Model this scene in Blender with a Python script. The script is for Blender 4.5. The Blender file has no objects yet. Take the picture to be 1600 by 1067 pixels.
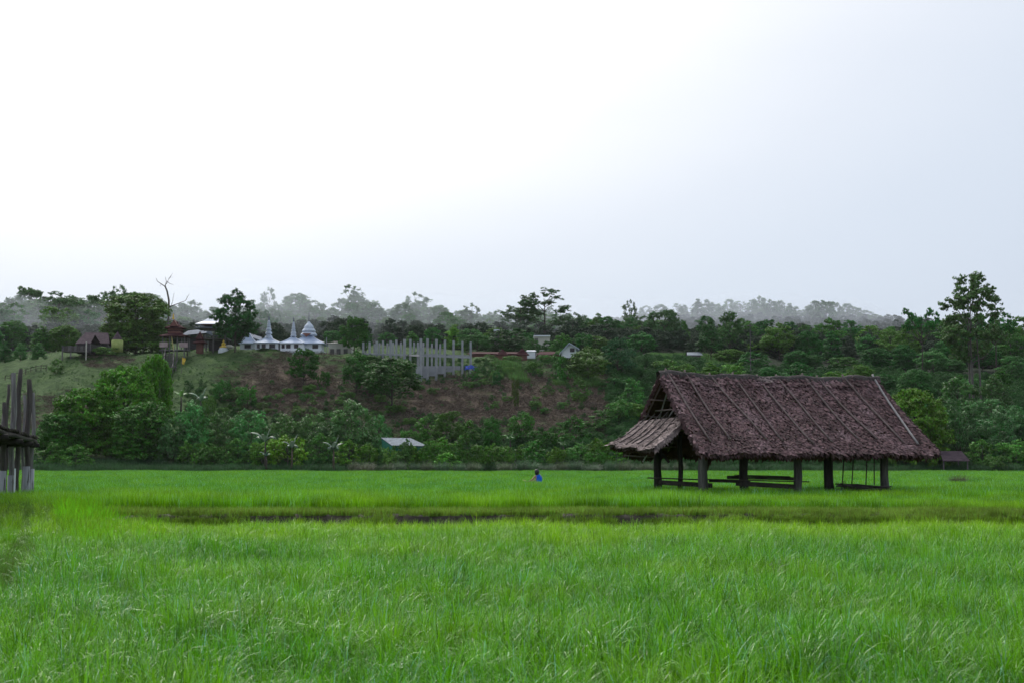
import bpy, math, random
import numpy as np
from mathutils import Vector, Matrix

# ------------------------------------------------------------------ camera, sky, sun, exposure
sc = bpy.context.scene
FPX, HZ = 2222.2, 722.0            # focal length in photo pixels, horizon row
PITCH = math.atan((HZ - 533.5) / FPX)
CAMZ = 1.8
cam_d = bpy.data.cameras.new('camera'); cam = bpy.data.objects.new('camera', cam_d)
sc.collection.objects.link(cam); sc.camera = cam
cam.location = (0, 0, CAMZ); cam.rotation_euler = (math.pi/2 + PITCH, 0, 0)
cam_d.sensor_width = 36; cam_d.lens = 50; cam_d.clip_end = 20000; cam_d.clip_start = 0.1
cam_d.dof.use_dof = True; cam_d.dof.focus_distance = 45; cam_d.dof.aperture_fstop = 3.2

SUN_AZ, SUN_EL = math.radians(-24), math.radians(45)     # azimuth from +Y (negative = left)
world = bpy.data.worlds.new('World'); sc.world = world; world.use_nodes = True
wn, wl = world.node_tree.nodes, world.node_tree.links
wn.clear()
def W_(t, **k):
    n = wn.new(t)
    for a, b in k.items(): setattr(n, a, b)
    return n
w_out = W_('ShaderNodeOutputWorld'); w_bg = W_('ShaderNodeBackground'); w_bg.inputs['Strength'].default_value = 0.1
sky = W_('ShaderNodeTexSky'); sky.sky_type = 'NISHITA'; sky.sun_disc = False
sky.sun_elevation = SUN_EL; sky.sun_rotation = SUN_AZ
tc = W_('ShaderNodeTexCoord')
nrm = W_('ShaderNodeVectorMath', operation='NORMALIZE'); wl.new(tc.outputs['Generated'], nrm.inputs[0])
noi = W_('ShaderNodeTexNoise'); noi.inputs['Scale'].default_value = 1.3; noi.inputs['Detail'].default_value = 4; noi.inputs['Roughness'].default_value = .45
mpn = W_('ShaderNodeMapping'); mpn.inputs['Scale'].default_value = (1, 1, 3.0)
wl.new(nrm.outputs[0], mpn.inputs['Vector']); wl.new(mpn.outputs[0], noi.inputs['Vector'])
bright_dir = Vector((math.sin(math.radians(-24))*math.cos(math.radians(45)), math.cos(math.radians(-24))*math.cos(math.radians(45)), math.sin(math.radians(45))))
dt = W_('ShaderNodeVectorMath', operation='DOT_PRODUCT'); dt.inputs[1].default_value = bright_dir
wl.new(nrm.outputs[0], dt.inputs[0])
m1 = W_('ShaderNodeMath', operation='MULTIPLY_ADD'); m1.inputs[1].default_value = 0.13; m1.use_clamp = True; wl.new(noi.outputs[0], m1.inputs[0]); md_ = W_('ShaderNodeMath', operation='SUBTRACT'); md_.inputs[1].default_value = .065; wl.new(dt.outputs['Value'], md_.inputs[0]); 
sz_ = W_('ShaderNodeSeparateXYZ'); wl.new(nrm.outputs[0], sz_.inputs[0])
a1_ = W_('ShaderNodeMath', operation='MAXIMUM'); a1_.inputs[1].default_value = 0; wl.new(sz_.outputs['Z'], a1_.inputs[0])
a2_ = W_('ShaderNodeMath', operation='MULTIPLY'); a2_.inputs[1].default_value = -1/.087; wl.new(a1_.outputs[0], a2_.inputs[0])
a3_ = W_('ShaderNodeMath', operation='EXPONENT'); wl.new(a2_.outputs[0], a3_.inputs[0])
a4_ = W_('ShaderNodeMath', operation='MULTIPLY_ADD'); a4_.inputs[1].default_value = -.22; wl.new(a3_.outputs[0], a4_.inputs[0]); wl.new(md_.outputs[0], a4_.inputs[2])
wl.new(a4_.outputs[0], m1.inputs[2])
rmp = W_('ShaderNodeValToRGB'); wl.new(m1.outputs[0], rmp.inputs['Fac'])
cr = rmp.color_ramp; cr.interpolation = 'B_SPLINE'
_st = [(0, (.50,.56,.66)), (.30, (.53,.59,.70)), (.574, (.595,.662,.768)), (.66, (.655,.718,.815)), (.72, (.74,.787,.868)), (.755, (.83,.865,.925)), (.79, (.96,.97,.985)), (.83, (1.12,1.11,1.1)), (.906, (1.7,1.66,1.6)), (.985, (3.1,3.0,2.9)), (1, (3.6,3.5,3.4))]
cr.interpolation = 'B_SPLINE'
for k_, (p, c) in enumerate(_st):
    e = cr.elements[0] if k_ == 0 else (cr.elements[len(cr.elements)-1] if k_ == len(_st)-1 else cr.elements.new(p))
    e.position = p
for k_, (p, c) in enumerate(_st): cr.elements[k_].color = (*(x/4 for x in c), 1)
sc10 = W_('ShaderNodeVectorMath', operation='SCALE'); sc10.inputs['Scale'].default_value = 35.5
wl.new(rmp.outputs[0], sc10.inputs[0])
mixw = W_('ShaderNodeMix', data_type='RGBA'); mixw.inputs['Factor'].default_value = 0.94
wl.new(sky.outputs[0], mixw.inputs[6]); wl.new(sc10.outputs[0], mixw.inputs[7])
wl.new(mixw.outputs[2], w_bg.inputs['Color']); wl.new(w_bg.outputs[0], w_out.inputs['Surface'])

sun_d = bpy.data.lights.new('sun', 'SUN'); sun = bpy.data.objects.new('sun', sun_d); sc.collection.objects.link(sun)
sun_d.energy = 1.5; sun_d.angle = math.radians(25); sun_d.color = (1, .97, .92)
sun.rotation_euler = (math.pi/2 - SUN_EL, 0, math.pi - SUN_AZ)
sc.view_settings.view_transform = 'Standard'; sc.view_settings.look = 'None'
sc.view_settings.exposure = 0.33; sc.view_settings.gamma = 1; sc.view_settings.use_curve_mapping = False
sc.render.engine = 'CYCLES'
cy = sc.cycles
cy.max_bounces = 5; cy.diffuse_bounces = 3; cy.glossy_bounces = 2; cy.transmission_bounces = 4
cy.transparent_max_bounces = 4; cy.volume_bounces = 3; cy.sample_clamp_indirect = 4
cy.use_denoising = True
try: cy.denoiser = 'OPENIMAGEDENOISE'
except Exception: pass
cy.use_adaptive_sampling = True; cy.adaptive_threshold = 0.02
cy.caustics_reflective = False; cy.caustics_refractive = False

# ------------------------------------------------------------------ helpers
R = random.Random(7)
col = sc.collection
def P(px, py, D):
    "world point seen at photo pixel (px, py) at forward distance D (metres along +Y)"
    u, v = px - 800.0, 533.5 - py
    c, s = math.cos(PITCH), math.sin(PITCH)
    y = FPX*c - v*s; z = FPX*s + v*c
    return Vector((u*D/y, D, CAMZ + z*D/y))
def PX(px, D): return P(px, 722, D).x
def PZ(py, D): return P(800, py, D).z
def MPP(D): return D/FPX           # metres per photo pixel

def tag(o, label=None, cat=None, group=None, kind=None):
    if label: o['label'] = label
    if cat: o['category'] = cat
    if group: o['group'] = group
    if kind: o['kind'] = kind
    return o
def empty(name, loc, rz=0, label=None, cat=None, group=None):
    o = bpy.data.objects.new(name, None); col.objects.link(o)
    o.location = loc; o.rotation_euler = (0, 0, rz); o.empty_display_size = .3
    return tag(o, label, cat, group)
def link(name, me, parent=None, loc=(0,0,0), rz=0, color=None):
    o = bpy.data.objects.new(name, me); col.objects.link(o)
    o.location = loc
    if isinstance(rz, (tuple, list)): o.rotation_euler = rz
    else: o.rotation_euler = (0, 0, rz)
    if parent: o.parent = parent
    if color: o.color = (*color, 1)
    return o

class MB:
    def __init__(s): s.v = []; s.f = []
    def add(s, vs, fs):
        n = len(s.v); s.v += [tuple(v) for v in vs]; s.f += [tuple(i+n for i in f) for f in fs]; return s
    def box(s, c, size, rz=0, rot=None):
        x, y, z = size[0]/2, size[1]/2, size[2]/2
        M = rot if rot else Matrix.Rotation(rz, 3, 'Z')
        vs = [M @ Vector(p) + Vector(c) for p in ((-x,-y,-z),(x,-y,-z),(x,y,-z),(-x,y,-z),(-x,-y,z),(x,-y,z),(x,y,z),(-x,y,z))]
        return s.add(vs, ((0,3,2,1),(4,5,6,7),(0,1,5,4),(1,2,6,5),(2,3,7,6),(3,0,4,7)))
    def tube(s, pts, rad, n=8, cap=True):
        pts = [Vector(p) for p in pts]
        if not hasattr(rad, '__len__'): rad = [rad]*len(pts)
        vs, fs = [], []
        for i, p in enumerate(pts):
            t = (pts[min(i+1, len(pts)-1)] - pts[max(i-1, 0)]).normalized()
            a = t.cross(Vector((0,0,1)) if abs(t.z) < .9 else Vector((1,0,0))).normalized(); b = t.cross(a)
            for k in range(n):
                w = 2*math.pi*k/n
                vs.append(p + a*math.cos(w)*rad[i] + b*math.sin(w)*rad[i])
        for i in range(len(pts)-1):
            for k in range(n):
                fs.append((i*n+k, i*n+(k+1)%n, (i+1)*n+(k+1)%n, (i+1)*n+k))
        if cap:
            fs.append(tuple(range(n))[::-1]); fs.append(tuple((len(pts)-1)*n+k for k in range(n)))
        return s.add(vs, fs)
    def lathe(s, prof, n=12, c=(0,0,0), ph=0):
        vs, fs = [], []
        for r, z in prof:
            for k in range(n):
                w = 2*math.pi*k/n + ph
                vs.append((c[0]+r*math.cos(w), c[1]+r*math.sin(w), c[2]+z))
        for i in range(len(prof)-1):
            for k in range(n): fs.append((i*n+k, i*n+(k+1)%n, (i+1)*n+(k+1)%n, (i+1)*n+k))
        fs.append(tuple(range(n))[::-1]); fs.append(tuple((len(prof)-1)*n+k for k in range(n)))
        return s.add(vs, fs)
    def mesh(s, name, mat, smooth=False):
        me = bpy.data.meshes.new(name); me.from_pydata(s.v, [], s.f)
        if mat: me.materials.append(mat)
        if smooth: me.shade_smooth()
        me.update(); return me
    def build(s, name, mat, parent=None, smooth=False, **k):
        return link(name, s.mesh(name, mat, smooth), parent, **k)

def np_mesh(name, V, F, mat, smooth=False):
    "V (n,3), F (m,k)"
    V = np.asarray(V, dtype=np.float32); F = np.asarray(F, dtype=np.int32)
    me = bpy.data.meshes.new(name)
    me.vertices.add(len(V)); me.vertices.foreach_set('co', V.ravel())
    k = F.shape[1]
    me.loops.add(F.size); me.loops.foreach_set('vertex_index', F.ravel())
    me.polygons.add(len(F)); me.polygons.foreach_set('loop_start', np.arange(0, F.size, k, dtype=np.int32))
    me.polygons.foreach_set('loop_total', np.full(len(F), k, dtype=np.int32))
    if smooth: me.polygons.foreach_set('use_smooth', np.ones(len(F), dtype=bool))
    if mat: me.materials.append(mat)
    me.update(calc_edges=True); return me

# ------------------------------------------------------------------ materials
def mat_base(name):
    m = bpy.data.materials.new(name); m.use_nodes = True
    nt = m.node_tree; nt.nodes.clear()
    return m, nt, nt.nodes, nt.links
def noise_mat(name, stops, scale=4, rough=.8, spec=.3, bump=0, detail=5, coord='Object', stretch=(1,1,1), metallic=0, island=0, bscale=None):
    "colour ramp over noise, optional bump, optional per-island brightness"
    m, nt, N, L = mat_base(name)
    out = N.new('ShaderNodeOutputMaterial'); b = N.new('ShaderNodeBsdfPrincipled'); L.new(b.outputs[0], out.inputs[0])
    t = N.new('ShaderNodeTexCoord'); mp = N.new('ShaderNodeMapping'); mp.inputs['Scale'].default_value = stretch
    L.new(t.outputs[coord], mp.inputs[0])
    n = N.new('ShaderNodeTexNoise'); n.inputs['Scale'].default_value = scale; n.inputs['Detail'].default_value = detail; n.inputs['Roughness'].default_value = .6
    L.new(mp.outputs[0], n.inputs['Vector'])
    r = N.new('ShaderNodeValToRGB'); L.new(n.outputs[0], r.inputs[0])
    el = r.color_ramp.elements
    k = len(stops)
    for i, c in enumerate(stops):
        p = .3 + .4*i/max(1, k-1)
        if i == 0: e = el[0]; e.position = p
        elif i == k-1: e = el[-1]; e.position = p
        else: e = el.new(p)
        e.color = (*c, 1)
    colr = r.outputs[0]
    if island:
        g = N.new('ShaderNodeNewGeometry'); mr = N.new('ShaderNodeMapRange')
        mr.inputs[3].default_value = 1-island; mr.inputs[4].default_value = 1+island
        L.new(g.outputs['Random Per Island'], mr.inputs[0])
        vm = N.new('ShaderNodeVectorMath'); vm.operation = 'SCALE'; L.new(colr, vm.inputs[0]); L.new(mr.outputs[0], vm.inputs['Scale']); colr = vm.outputs[0]
    L.new(colr, b.inputs['Base Color'])
    b.inputs['Roughness'].default_value = rough; b.inputs['Specular IOR Level'].default_value = spec; b.inputs['Metallic'].default_value = metallic
    if bump:
        n2 = N.new('ShaderNodeTexNoise'); n2.inputs['Scale'].default_value = bscale or scale*4; n2.inputs['Detail'].default_value = 6
        L.new(mp.outputs[0], n2.inputs['Vector'])
        bp = N.new('ShaderNodeBump'); bp.inputs['Strength'].default_value = bump; bp.inputs['Distance'].default_value = .05
        L.new(n2.outputs[0], bp.inputs['Height']); L.new(bp.outputs[0], b.inputs['Normal'])
    return m

def leaf_mat(name, rough=.55, spec=.13, trans=.16, islandvar=.45, fixed=None):
    "foliage: object colour x per-tree and per-leaf variation, some light passes through"
    m, nt, N, L = mat_base(name)
    out = N.new('ShaderNodeOutputMaterial'); b = N.new('ShaderNodeBsdfPrincipled')
    oi = N.new('ShaderNodeObjectInfo'); g = N.new('ShaderNodeNewGeometry')
    mr = N.new('ShaderNodeMapRange'); mr.inputs[3].default_value = 1-islandvar; mr.inputs[4].default_value = 1+islandvar*1.3
    L.new(g.outputs['Random Per Island'], mr.inputs[0])
    n = N.new('ShaderNodeTexNoise'); n.inputs['Scale'].default_value = .35; n.inputs['Detail'].default_value = 2
    L.new(g.outputs['Position'], n.inputs['Vector'])
    mr2 = N.new('ShaderNodeMapRange'); mr2.inputs[1].default_value = .3; mr2.inputs[2].default_value = .7
    mr2.inputs[3].default_value = .72; mr2.inputs[4].default_value = 1.3; L.new(n.outputs[0], mr2.inputs[0])
    mu = N.new('ShaderNodeMath'); mu.operation = 'MULTIPLY'; L.new(mr.outputs[0], mu.inputs[0]); L.new(mr2.outputs[0], mu.inputs[1])
    vm = N.new('ShaderNodeVectorMath'); vm.operation = 'SCALE'; 
    if fixed: vm.inputs[0].default_value = fixed
    else: L.new(oi.outputs['Color'], vm.inputs[0])
    L.new(mu.outputs[0], vm.inputs['Scale'])
    hs = N.new('ShaderNodeHueSaturation'); L.new(vm.outputs[0], hs.inputs['Color'])
    mh = N.new('ShaderNodeMapRange'); mh.inputs[3].default_value = .475; mh.inputs[4].default_value = .525
    L.new(g.outputs['Random Per Island'], mh.inputs[0]); L.new(mh.outputs[0], hs.inputs['Hue'])
    L.new(hs.outputs[0], b.inputs['Base Color'])
    b.inputs['Roughness'].default_value = rough; b.inputs['Specular IOR Level'].default_value = spec
    tr = N.new('ShaderNodeBsdfTranslucent'); L.new(hs.outputs[0], tr.inputs['Color'])
    mx = N.new('ShaderNodeMixShader'); mx.inputs[0].default_value = trans
    L.new(b.outputs[0], mx.inputs[1]); L.new(tr.outputs[0], mx.inputs[2]); L.new(mx.outputs[0], out.inputs[0])
    return m

def rice_mat(name, near_edge):
    "rice blades: green with yellow-green patches; bluish glints painted into some blades and the tips"
    m, nt, N, L = mat_base(name)
    out = N.new('ShaderNodeOutputMaterial'); b = N.new('ShaderNodeBsdfPrincipled')
    oi = N.new('ShaderNodeObjectInfo'); g = N.new('ShaderNodeNewGeometry')
    at = N.new('ShaderNodeAttribute'); at.attribute_name = 'tipness'
    def ramp(src, stops):
        r = N.new('ShaderNodeValToRGB'); L.new(src, r.inputs[0]); el = r.color_ramp.elements
        for i, (p, c) in enumerate(stops):
            e = el[0] if i == 0 else (el[-1] if i == len(stops)-1 else el.new(p))
            e.position = p; e.color = (*c, 1)
        return r.outputs[0]
    isl = ramp(g.outputs['Random Per Island'], [(0, (.03,.14,.002)), (.3, (.085,.31,.002)), (.66, (.115,.37,.003)), (.88, (.15,.42,.02)), (.95, (.20,.50,.27)), (1, (.34,.66,.54))])  # the palest stops paint bluish highlights onto a few blades
    yel = ramp(g.outputs['Random Per Island'], [(0, (.12,.28,.002)), (.5, (.235,.48,.003)), (1, (.38,.64,.01))])
    n = N.new('ShaderNodeTexNoise'); n.inputs['Scale'].default_value = .22; n.inputs['Detail'].default_value = 4; n.inputs['Roughness'].default_value = .6
    L.new(g.outputs['Position'], n.inputs['Vector'])
    sep = N.new('ShaderNodeSeparateXYZ'); L.new(g.outputs['Position'], sep.inputs[0])
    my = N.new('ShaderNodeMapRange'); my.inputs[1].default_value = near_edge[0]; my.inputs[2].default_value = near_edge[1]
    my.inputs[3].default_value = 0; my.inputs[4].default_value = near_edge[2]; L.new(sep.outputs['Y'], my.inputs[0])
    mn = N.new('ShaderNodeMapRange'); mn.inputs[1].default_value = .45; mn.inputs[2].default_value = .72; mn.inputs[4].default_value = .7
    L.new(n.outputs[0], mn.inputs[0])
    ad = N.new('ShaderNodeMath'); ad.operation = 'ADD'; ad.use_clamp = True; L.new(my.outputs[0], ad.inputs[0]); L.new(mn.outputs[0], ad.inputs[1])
    mx = N.new('ShaderNodeMix'); mx.data_type = 'RGBA'; L.new(ad.outputs[0], mx.inputs['Factor']); L.new(isl, mx.inputs[6]); L.new(yel, mx.inputs[7])
    # tip: naturally paler, with bluish dew glints painted in; base: darker brownish
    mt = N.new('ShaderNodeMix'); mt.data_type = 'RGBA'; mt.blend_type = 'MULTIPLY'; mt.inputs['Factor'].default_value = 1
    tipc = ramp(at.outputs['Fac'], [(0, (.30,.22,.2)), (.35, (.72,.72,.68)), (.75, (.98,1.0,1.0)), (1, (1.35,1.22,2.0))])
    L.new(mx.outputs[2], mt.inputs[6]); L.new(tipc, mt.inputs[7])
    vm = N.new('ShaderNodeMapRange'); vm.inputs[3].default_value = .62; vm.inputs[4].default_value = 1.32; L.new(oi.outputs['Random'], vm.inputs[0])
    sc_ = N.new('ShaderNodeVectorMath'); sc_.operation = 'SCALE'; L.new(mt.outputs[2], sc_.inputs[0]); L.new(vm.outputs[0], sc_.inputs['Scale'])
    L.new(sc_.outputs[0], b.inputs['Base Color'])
    b.inputs['Roughness'].default_value = .34; b.inputs['Specular IOR Level'].default_value = .34
    tr = N.new('ShaderNodeBsdfTranslucent'); L.new(sc_.outputs[0], tr.inputs['Color'])
    ms = N.new('ShaderNodeMixShader'); ms.inputs[0].default_value = .33
    L.new(b.outputs[0], ms.inputs[1]); L.new(tr.outputs[0], ms.inputs[2]); L.new(ms.outputs[0], out.inputs[0])
    return m

M = {}
M['soil'] = noise_mat('wet_soil', [(.018,.014,.009), (.04,.03,.02), (.07,.055,.035)], 1.5, .7, .4, bump=.6)
M['bank'] = noise_mat('bank_soil', [(.02,.02,.01), (.05,.045,.025), (.04,.07,.015)], 3, .9, .2, bump=.8)
M['bark'] = noise_mat('bark', [(.05,.04,.035), (.11,.095,.08)], 3, .9, .2, stretch=(1,1,.3))
M['pale_bark'] = noise_mat('pale_bark', [(.09,.08,.075), (.19,.175,.16)], 2, .9, .2, stretch=(1,1,.3))
M['leaf'] = leaf_mat('foliage')
M['leaf_gloss'] = leaf_mat('vine_foliage', rough=.45, spec=.32, trans=.2)
M['blade'] = leaf_mat('grass_blade', rough=.5, spec=.4, trans=.3, islandvar=.35)
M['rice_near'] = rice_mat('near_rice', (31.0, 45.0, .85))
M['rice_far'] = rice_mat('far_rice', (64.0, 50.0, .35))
M['thatch'] = noise_mat('dry_leaf_thatch', [(.055,.030,.030), (.115,.064,.067), (.185,.118,.125)], .9, .72, .3, island=.65, detail=3)
M['thatch_pale'] = noise_mat('pale_leaf_thatch', [(.095,.068,.064), (.175,.13,.125), (.26,.205,.20)], 1.6, .75, .3, island=.5)
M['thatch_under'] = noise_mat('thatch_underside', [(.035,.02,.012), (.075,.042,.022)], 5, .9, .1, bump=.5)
M['bamboo'] = noise_mat('roof_bamboo', [(.10,.07,.066), (.19,.145,.14)], 6, .7, .3, stretch=(1,1,1))
M['bamboo_pale'] = noise_mat('pale_bamboo', [(.24,.22,.22), (.36,.34,.34)], 6, .6, .3)
M['post'] = noise_mat('weathered_post', [(.035,.033,.03), (.085,.08,.075), (.15,.14,.13)], 5, .9, .2, bump=.8, stretch=(1,1,.15))
M['post_dark'] = noise_mat('dark_post', [(.015,.013,.012), (.045,.04,.036)], 5, .9, .2, bump=.8, stretch=(1,1,.15))
M['plank'] = noise_mat('old_plank', [(.022,.018,.015), (.06,.05,.042)], 6, .85, .25, bump=.5, stretch=(.2,1,1))
M['log'] = noise_mat('grey_log', [(.10,.095,.095), (.2,.19,.19), (.3,.285,.29)], 4, .9, .2, bump=1, stretch=(3,3,.25))
M['log_dark'] = noise_mat('brown_log', [(.06,.052,.05), (.12,.105,.1)], 4, .9, .2, bump=1, stretch=(3,3,.25))
M['concrete'] = noise_mat('concrete', [(.26,.27,.29), (.38,.39,.41)], .8, .85, .3, bump=.2)
M['concrete_wall'] = noise_mat('concrete_wall', [(.22,.23,.25), (.34,.35,.37)], .5, .9, .3, bump=.2)
M['white_wall'] = noise_mat('white_render', [(.74,.77,.82), (.86,.89,.93)], .6, .8, .3)
M['cream_wall'] = noise_mat('cream_render', [(.40,.39,.34), (.52,.5,.44)], .6, .8, .3)
M['opening'] = noise_mat('dark_opening', [(.03,.025,.03), (.06,.05,.055)], 2, .5, .4)
M['blue_metal'] = noise_mat('blue_grey_metal', [(.30,.38,.52), (.46,.54,.68)], .7, .6, .3)
M['pale_metal'] = noise_mat('pale_metal', [(.40,.46,.55), (.58,.64,.73)], .9, .6, .3)
M['white_metal'] = noise_mat('white_metal', [(.62,.68,.76), (.8,.84,.9)], .5, .4, .5)
M['shed_tin'] = noise_mat('shed_tin', [(.10,.12,.14), (.26,.30,.34)], 2.5, .8, .15, stretch=(1,.3,1))
M['grey_metal'] = noise_mat('grey_metal', [(.09,.105,.135), (.17,.195,.24)], .8, .8, .15)
M['red_roof'] = noise_mat('dark_red_roof', [(.045,.018,.02), (.09,.036,.037)], 1.2, .9, .1, bump=.5)
M['red_wood'] = noise_mat('red_wood', [(.13,.055,.045), (.2,.085,.07)], 1.2, .8, .3)
M['brown_roof'] = noise_mat('brown_roof', [(.045,.03,.04), (.1,.07,.08)], 1.5, .9, .2, bump=.5)
M['grey_wood'] = noise_mat('grey_wood', [(.09,.085,.085), (.18,.165,.165)], 2, .85, .2)
M['pink_panel'] = noise_mat('faded_pink_panel', [(.32,.22,.22), (.45,.36,.36)], .7, .7, .3, stretch=(1,1,2))
M['gold'] = noise_mat('gold_paint', [(.55,.36,.03), (.75,.52,.06)], 2, .35, .6, metallic=.3)
M['yellow'] = noise_mat('yellow_paint', [(.5,.42,.14), (.62,.54,.22)], 2, .6, .4)
M['lime'] = noise_mat('yellow_green_paint', [(.30,.38,.10), (.48,.52,.2)], 1.5, .7, .3)
M['green_net'] = noise_mat('green_sheet', [(.02,.14,.10), (.03,.22,.15)], 1.5, .7, .3)
M['blue_tarp'] = noise_mat('blue_tarp', [(.008,.03,.22), (.015,.06,.38)], 1, .7, .15)
M['blue_shirt'] = noise_mat('blue_shirt', [(.01,.08,.5), (.015,.14,.7)], 8, .8, .2)
M['skin'] = noise_mat('skin', [(.32,.17,.11), (.4,.22,.15)], 10, .6, .4)
M['hair'] = noise_mat('black_hair', [(.006,.006,.007), (.015,.013,.014)], 20, .5, .5)
M['straw'] = noise_mat('straw_bundle', [(.45,.42,.15), (.6,.56,.25)], 10, .8, .2)

def hill_mat():
    m, nt, N, L = mat_base('hillside_ground')
    out = N.new('ShaderNodeOutputMaterial'); b = N.new('ShaderNodeBsdfPrincipled'); L.new(b.outputs[0], out.inputs[0])
    b.inputs['Roughness'].default_value = .95; b.inputs['Specular IOR Level'].default_value = .1
    aw = N.new('ShaderNodeAttribute'); aw.attribute_name = 'wood'
    g = N.new('ShaderNodeNewGeometry')
    at = N.new('ShaderNodeAttribute'); at.attribute_name = 'bare'
    def noise(s, d=5, r=.6):
        n = N.new('ShaderNodeTexNoise'); n.inputs['Scale'].default_value = s; n.inputs['Detail'].default_value = d; n.inputs['Roughness'].default_value = r
        L.new(g.outputs['Position'], n.inputs['Vector']); return n.outputs[0]
    def ramp(src, stops):
        r = N.new('ShaderNodeValToRGB'); L.new(src, r.inputs[0]); el = r.color_ramp.elements
        for i, (p, c) in enumerate(stops):
            e = el[0] if i == 0 else (el[-1] if i == len(stops)-1 else el.new(p))
            e.position = p; e.color = (*c, 1)
        return r.outputs[0]
    green = ramp(noise(.5), [(.3, (.02,.045,.014)), (.5, (.05,.095,.028)), (.72, (.085,.14,.045))])
    brown = ramp(noise(.9, 8, .75), [(.3, (.035,.026,.021)), (.43, (.09,.064,.05)), (.5, (.17,.13,.10)), (.55, (.095,.07,.052)), (.62, (.05,.09,.025)), (.7, (.15,.105,.075)), (.76, (.20,.09,.06))])
    a = N.new('ShaderNodeMath'); a.operation = 'ADD'; L.new(at.outputs['Fac'], a.inputs[0]); L.new(noise(.16, 6, .7), a.inputs[1])
    mr = N.new('ShaderNodeMapRange'); mr.inputs[1].default_value = .98; mr.inputs[2].default_value = 1.2; L.new(a.outputs[0], mr.inputs[0])
    mx = N.new('ShaderNodeMix'); mx.data_type = 'RGBA'; L.new(mr.outputs[0], mx.inputs['Factor']); L.new(green, mx.inputs[6]); L.new(brown, mx.inputs[7])
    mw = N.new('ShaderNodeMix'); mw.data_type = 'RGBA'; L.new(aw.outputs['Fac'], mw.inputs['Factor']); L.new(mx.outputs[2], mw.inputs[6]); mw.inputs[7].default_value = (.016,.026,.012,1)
    L.new(mw.outputs[2], b.inputs['Base Color'])
    bp = N.new('ShaderNodeBump'); bp.inputs['Strength'].default_value = 1; bp.inputs['Distance'].default_value = .6
    L.new(noise(1.2, 8, .7), bp.inputs['Height']); L.new(bp.outputs[0], b.inputs['Normal'])
    return m
M['hill'] = hill_mat()

# ------------------------------------------------------------------ terrain
D_ST = [205, 215, 235, 285, 300, 345, 450, 600, 800, 1000, 1300, 2200]
C_ST = [-1500, -200, 0, 130, 300, 500, 640, 740, 950, 1100, 1300, 1600, 2000, 3500]
# screen rows of the ground, per station (rows) and column
T_PY = {
 235: [715, 712, 700, 706, 706, 704, 704, 704, 706, 708, 706, 700, 700, 700],
 285: [640, 615, 606, 578, 574, 574, 584, 590, 600, 612, 622, 630, 632, 632],
 300: [620, 598, 588, 553, 550, 550, 556, 568, 572, 590, 604, 612, 616, 616],
 345: [600, 578, 570, 550, 547, 547, 549, 554, 557, 566, 578, 586, 590, 590],
 450: [560, 545, 540, 536, 534, 534, 534, 536, 540, 546, 552, 558, 560, 560],
 600: [545, 530, 526, 524, 522, 522, 526, 530, 534, 534, 536, 540, 540, 540],
 800: [545, 535, 532, 530, 530, 530, 532, 534, 526, 522, 524, 530, 534, 534],
 1000:[560, 545, 545, 545, 545, 545, 545, 545, 512, 502, 503, 516, 530, 530],
 1300:[600, 575, 575, 575, 575, 575, 575, 575, 540, 530, 530, 540, 560, 560],
}
def _zrow(D):
    if D <= 205: return [0.0]*len(C_ST)
    if D == 215: return [.4]*len(C_ST)
    if D == 2200: return [0.0]*len(C_ST)
    return [PZ(p, D) for p in T_PY[D]]
ZT = np.array([_zrow(d) for d in D_ST])
def ground_z(px, D):
    if D <= 205: return 0.0 if D > 46.6 else -.65
    j = min(max(np.searchsorted(D_ST, D)-1, 0), len(D_ST)-2)
    t = (D-D_ST[j])/(D_ST[j+1]-D_ST[j]); t = min(t, 1)
    a = np.interp(px, C_ST, ZT[j]); b = np.interp(px, C_ST, ZT[j+1])
    z = a*(1-t)+b*t
    x = (px-800)/FPX*D
    amp = min(1, (D-205)/30)
    return float(z + amp*(.5*math.sin(x*.13+D*.05)+.35*math.sin(x*.31-D*.17)+.25*math.sin(x*.7+D*.5)))
def bare(px, D):
    "how much bare brown ground (0..1) at a place of the slope"
    py = 722 - (ground_z(px, D)-CAMZ)*FPX/D
    def blob(cx, cy, rx, ry, s): 
        d = ((px-cx)/rx)**2 + ((py-cy)/ry)**2
        return s*max(0, 1-d**1.5)
    v = max(blob(455, 603, 130, 58, .82), blob(560, 630, 70, 60, .55), blob(700, 630, 120, 54, .85), blob(850, 632, 200, 64, .80), blob(110, 650, 110, 45, .6), blob(170, 566, 50, 14, .5), blob(900,605,110,40,.6), blob(640,650,90,60,.6))
    return v
def make_terrain():
    cs = np.concatenate([np.arange(-1500, -200, 100), np.arange(-200, 1800, 9), np.arange(1800, 3501, 100)])
    ds = np.concatenate([np.arange(205, 240, 2.5), np.arange(240, 350, 1.6), np.arange(350, 600, 8), np.arange(600, 1300, 35), [1300, 1600, 2200]])
    V = []; B = []; Wd = []
    for d in ds:
        for c in cs:
            z = ground_z(c, d) if d > 205 else -.3
            V.append(((c-800)/FPX*d, d, z)); B.append(bare(c, d) if 210 < d < 340 else 0)
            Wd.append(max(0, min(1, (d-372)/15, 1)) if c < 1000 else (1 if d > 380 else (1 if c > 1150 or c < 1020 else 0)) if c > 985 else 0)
    n = len(cs); F = []
    for i in range(len(ds)-1):
        for j in range(n-1): F.append((i*n+j, i*n+j+1, (i+1)*n+j+1, (i+1)*n+j))
    me = np_mesh('hillside', V, F, M['hill'], True)
    a = me.attributes.new('bare', 'FLOAT', 'POINT'); a.data.foreach_set('value', np.array(B, dtype=np.float32))
    a = me.attributes.new('wood', 'FLOAT', 'POINT'); a.data.foreach_set('value', np.array(Wd, dtype=np.float32))
    tag(link('hillside', me), kind='structure')
make_terrain()

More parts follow.
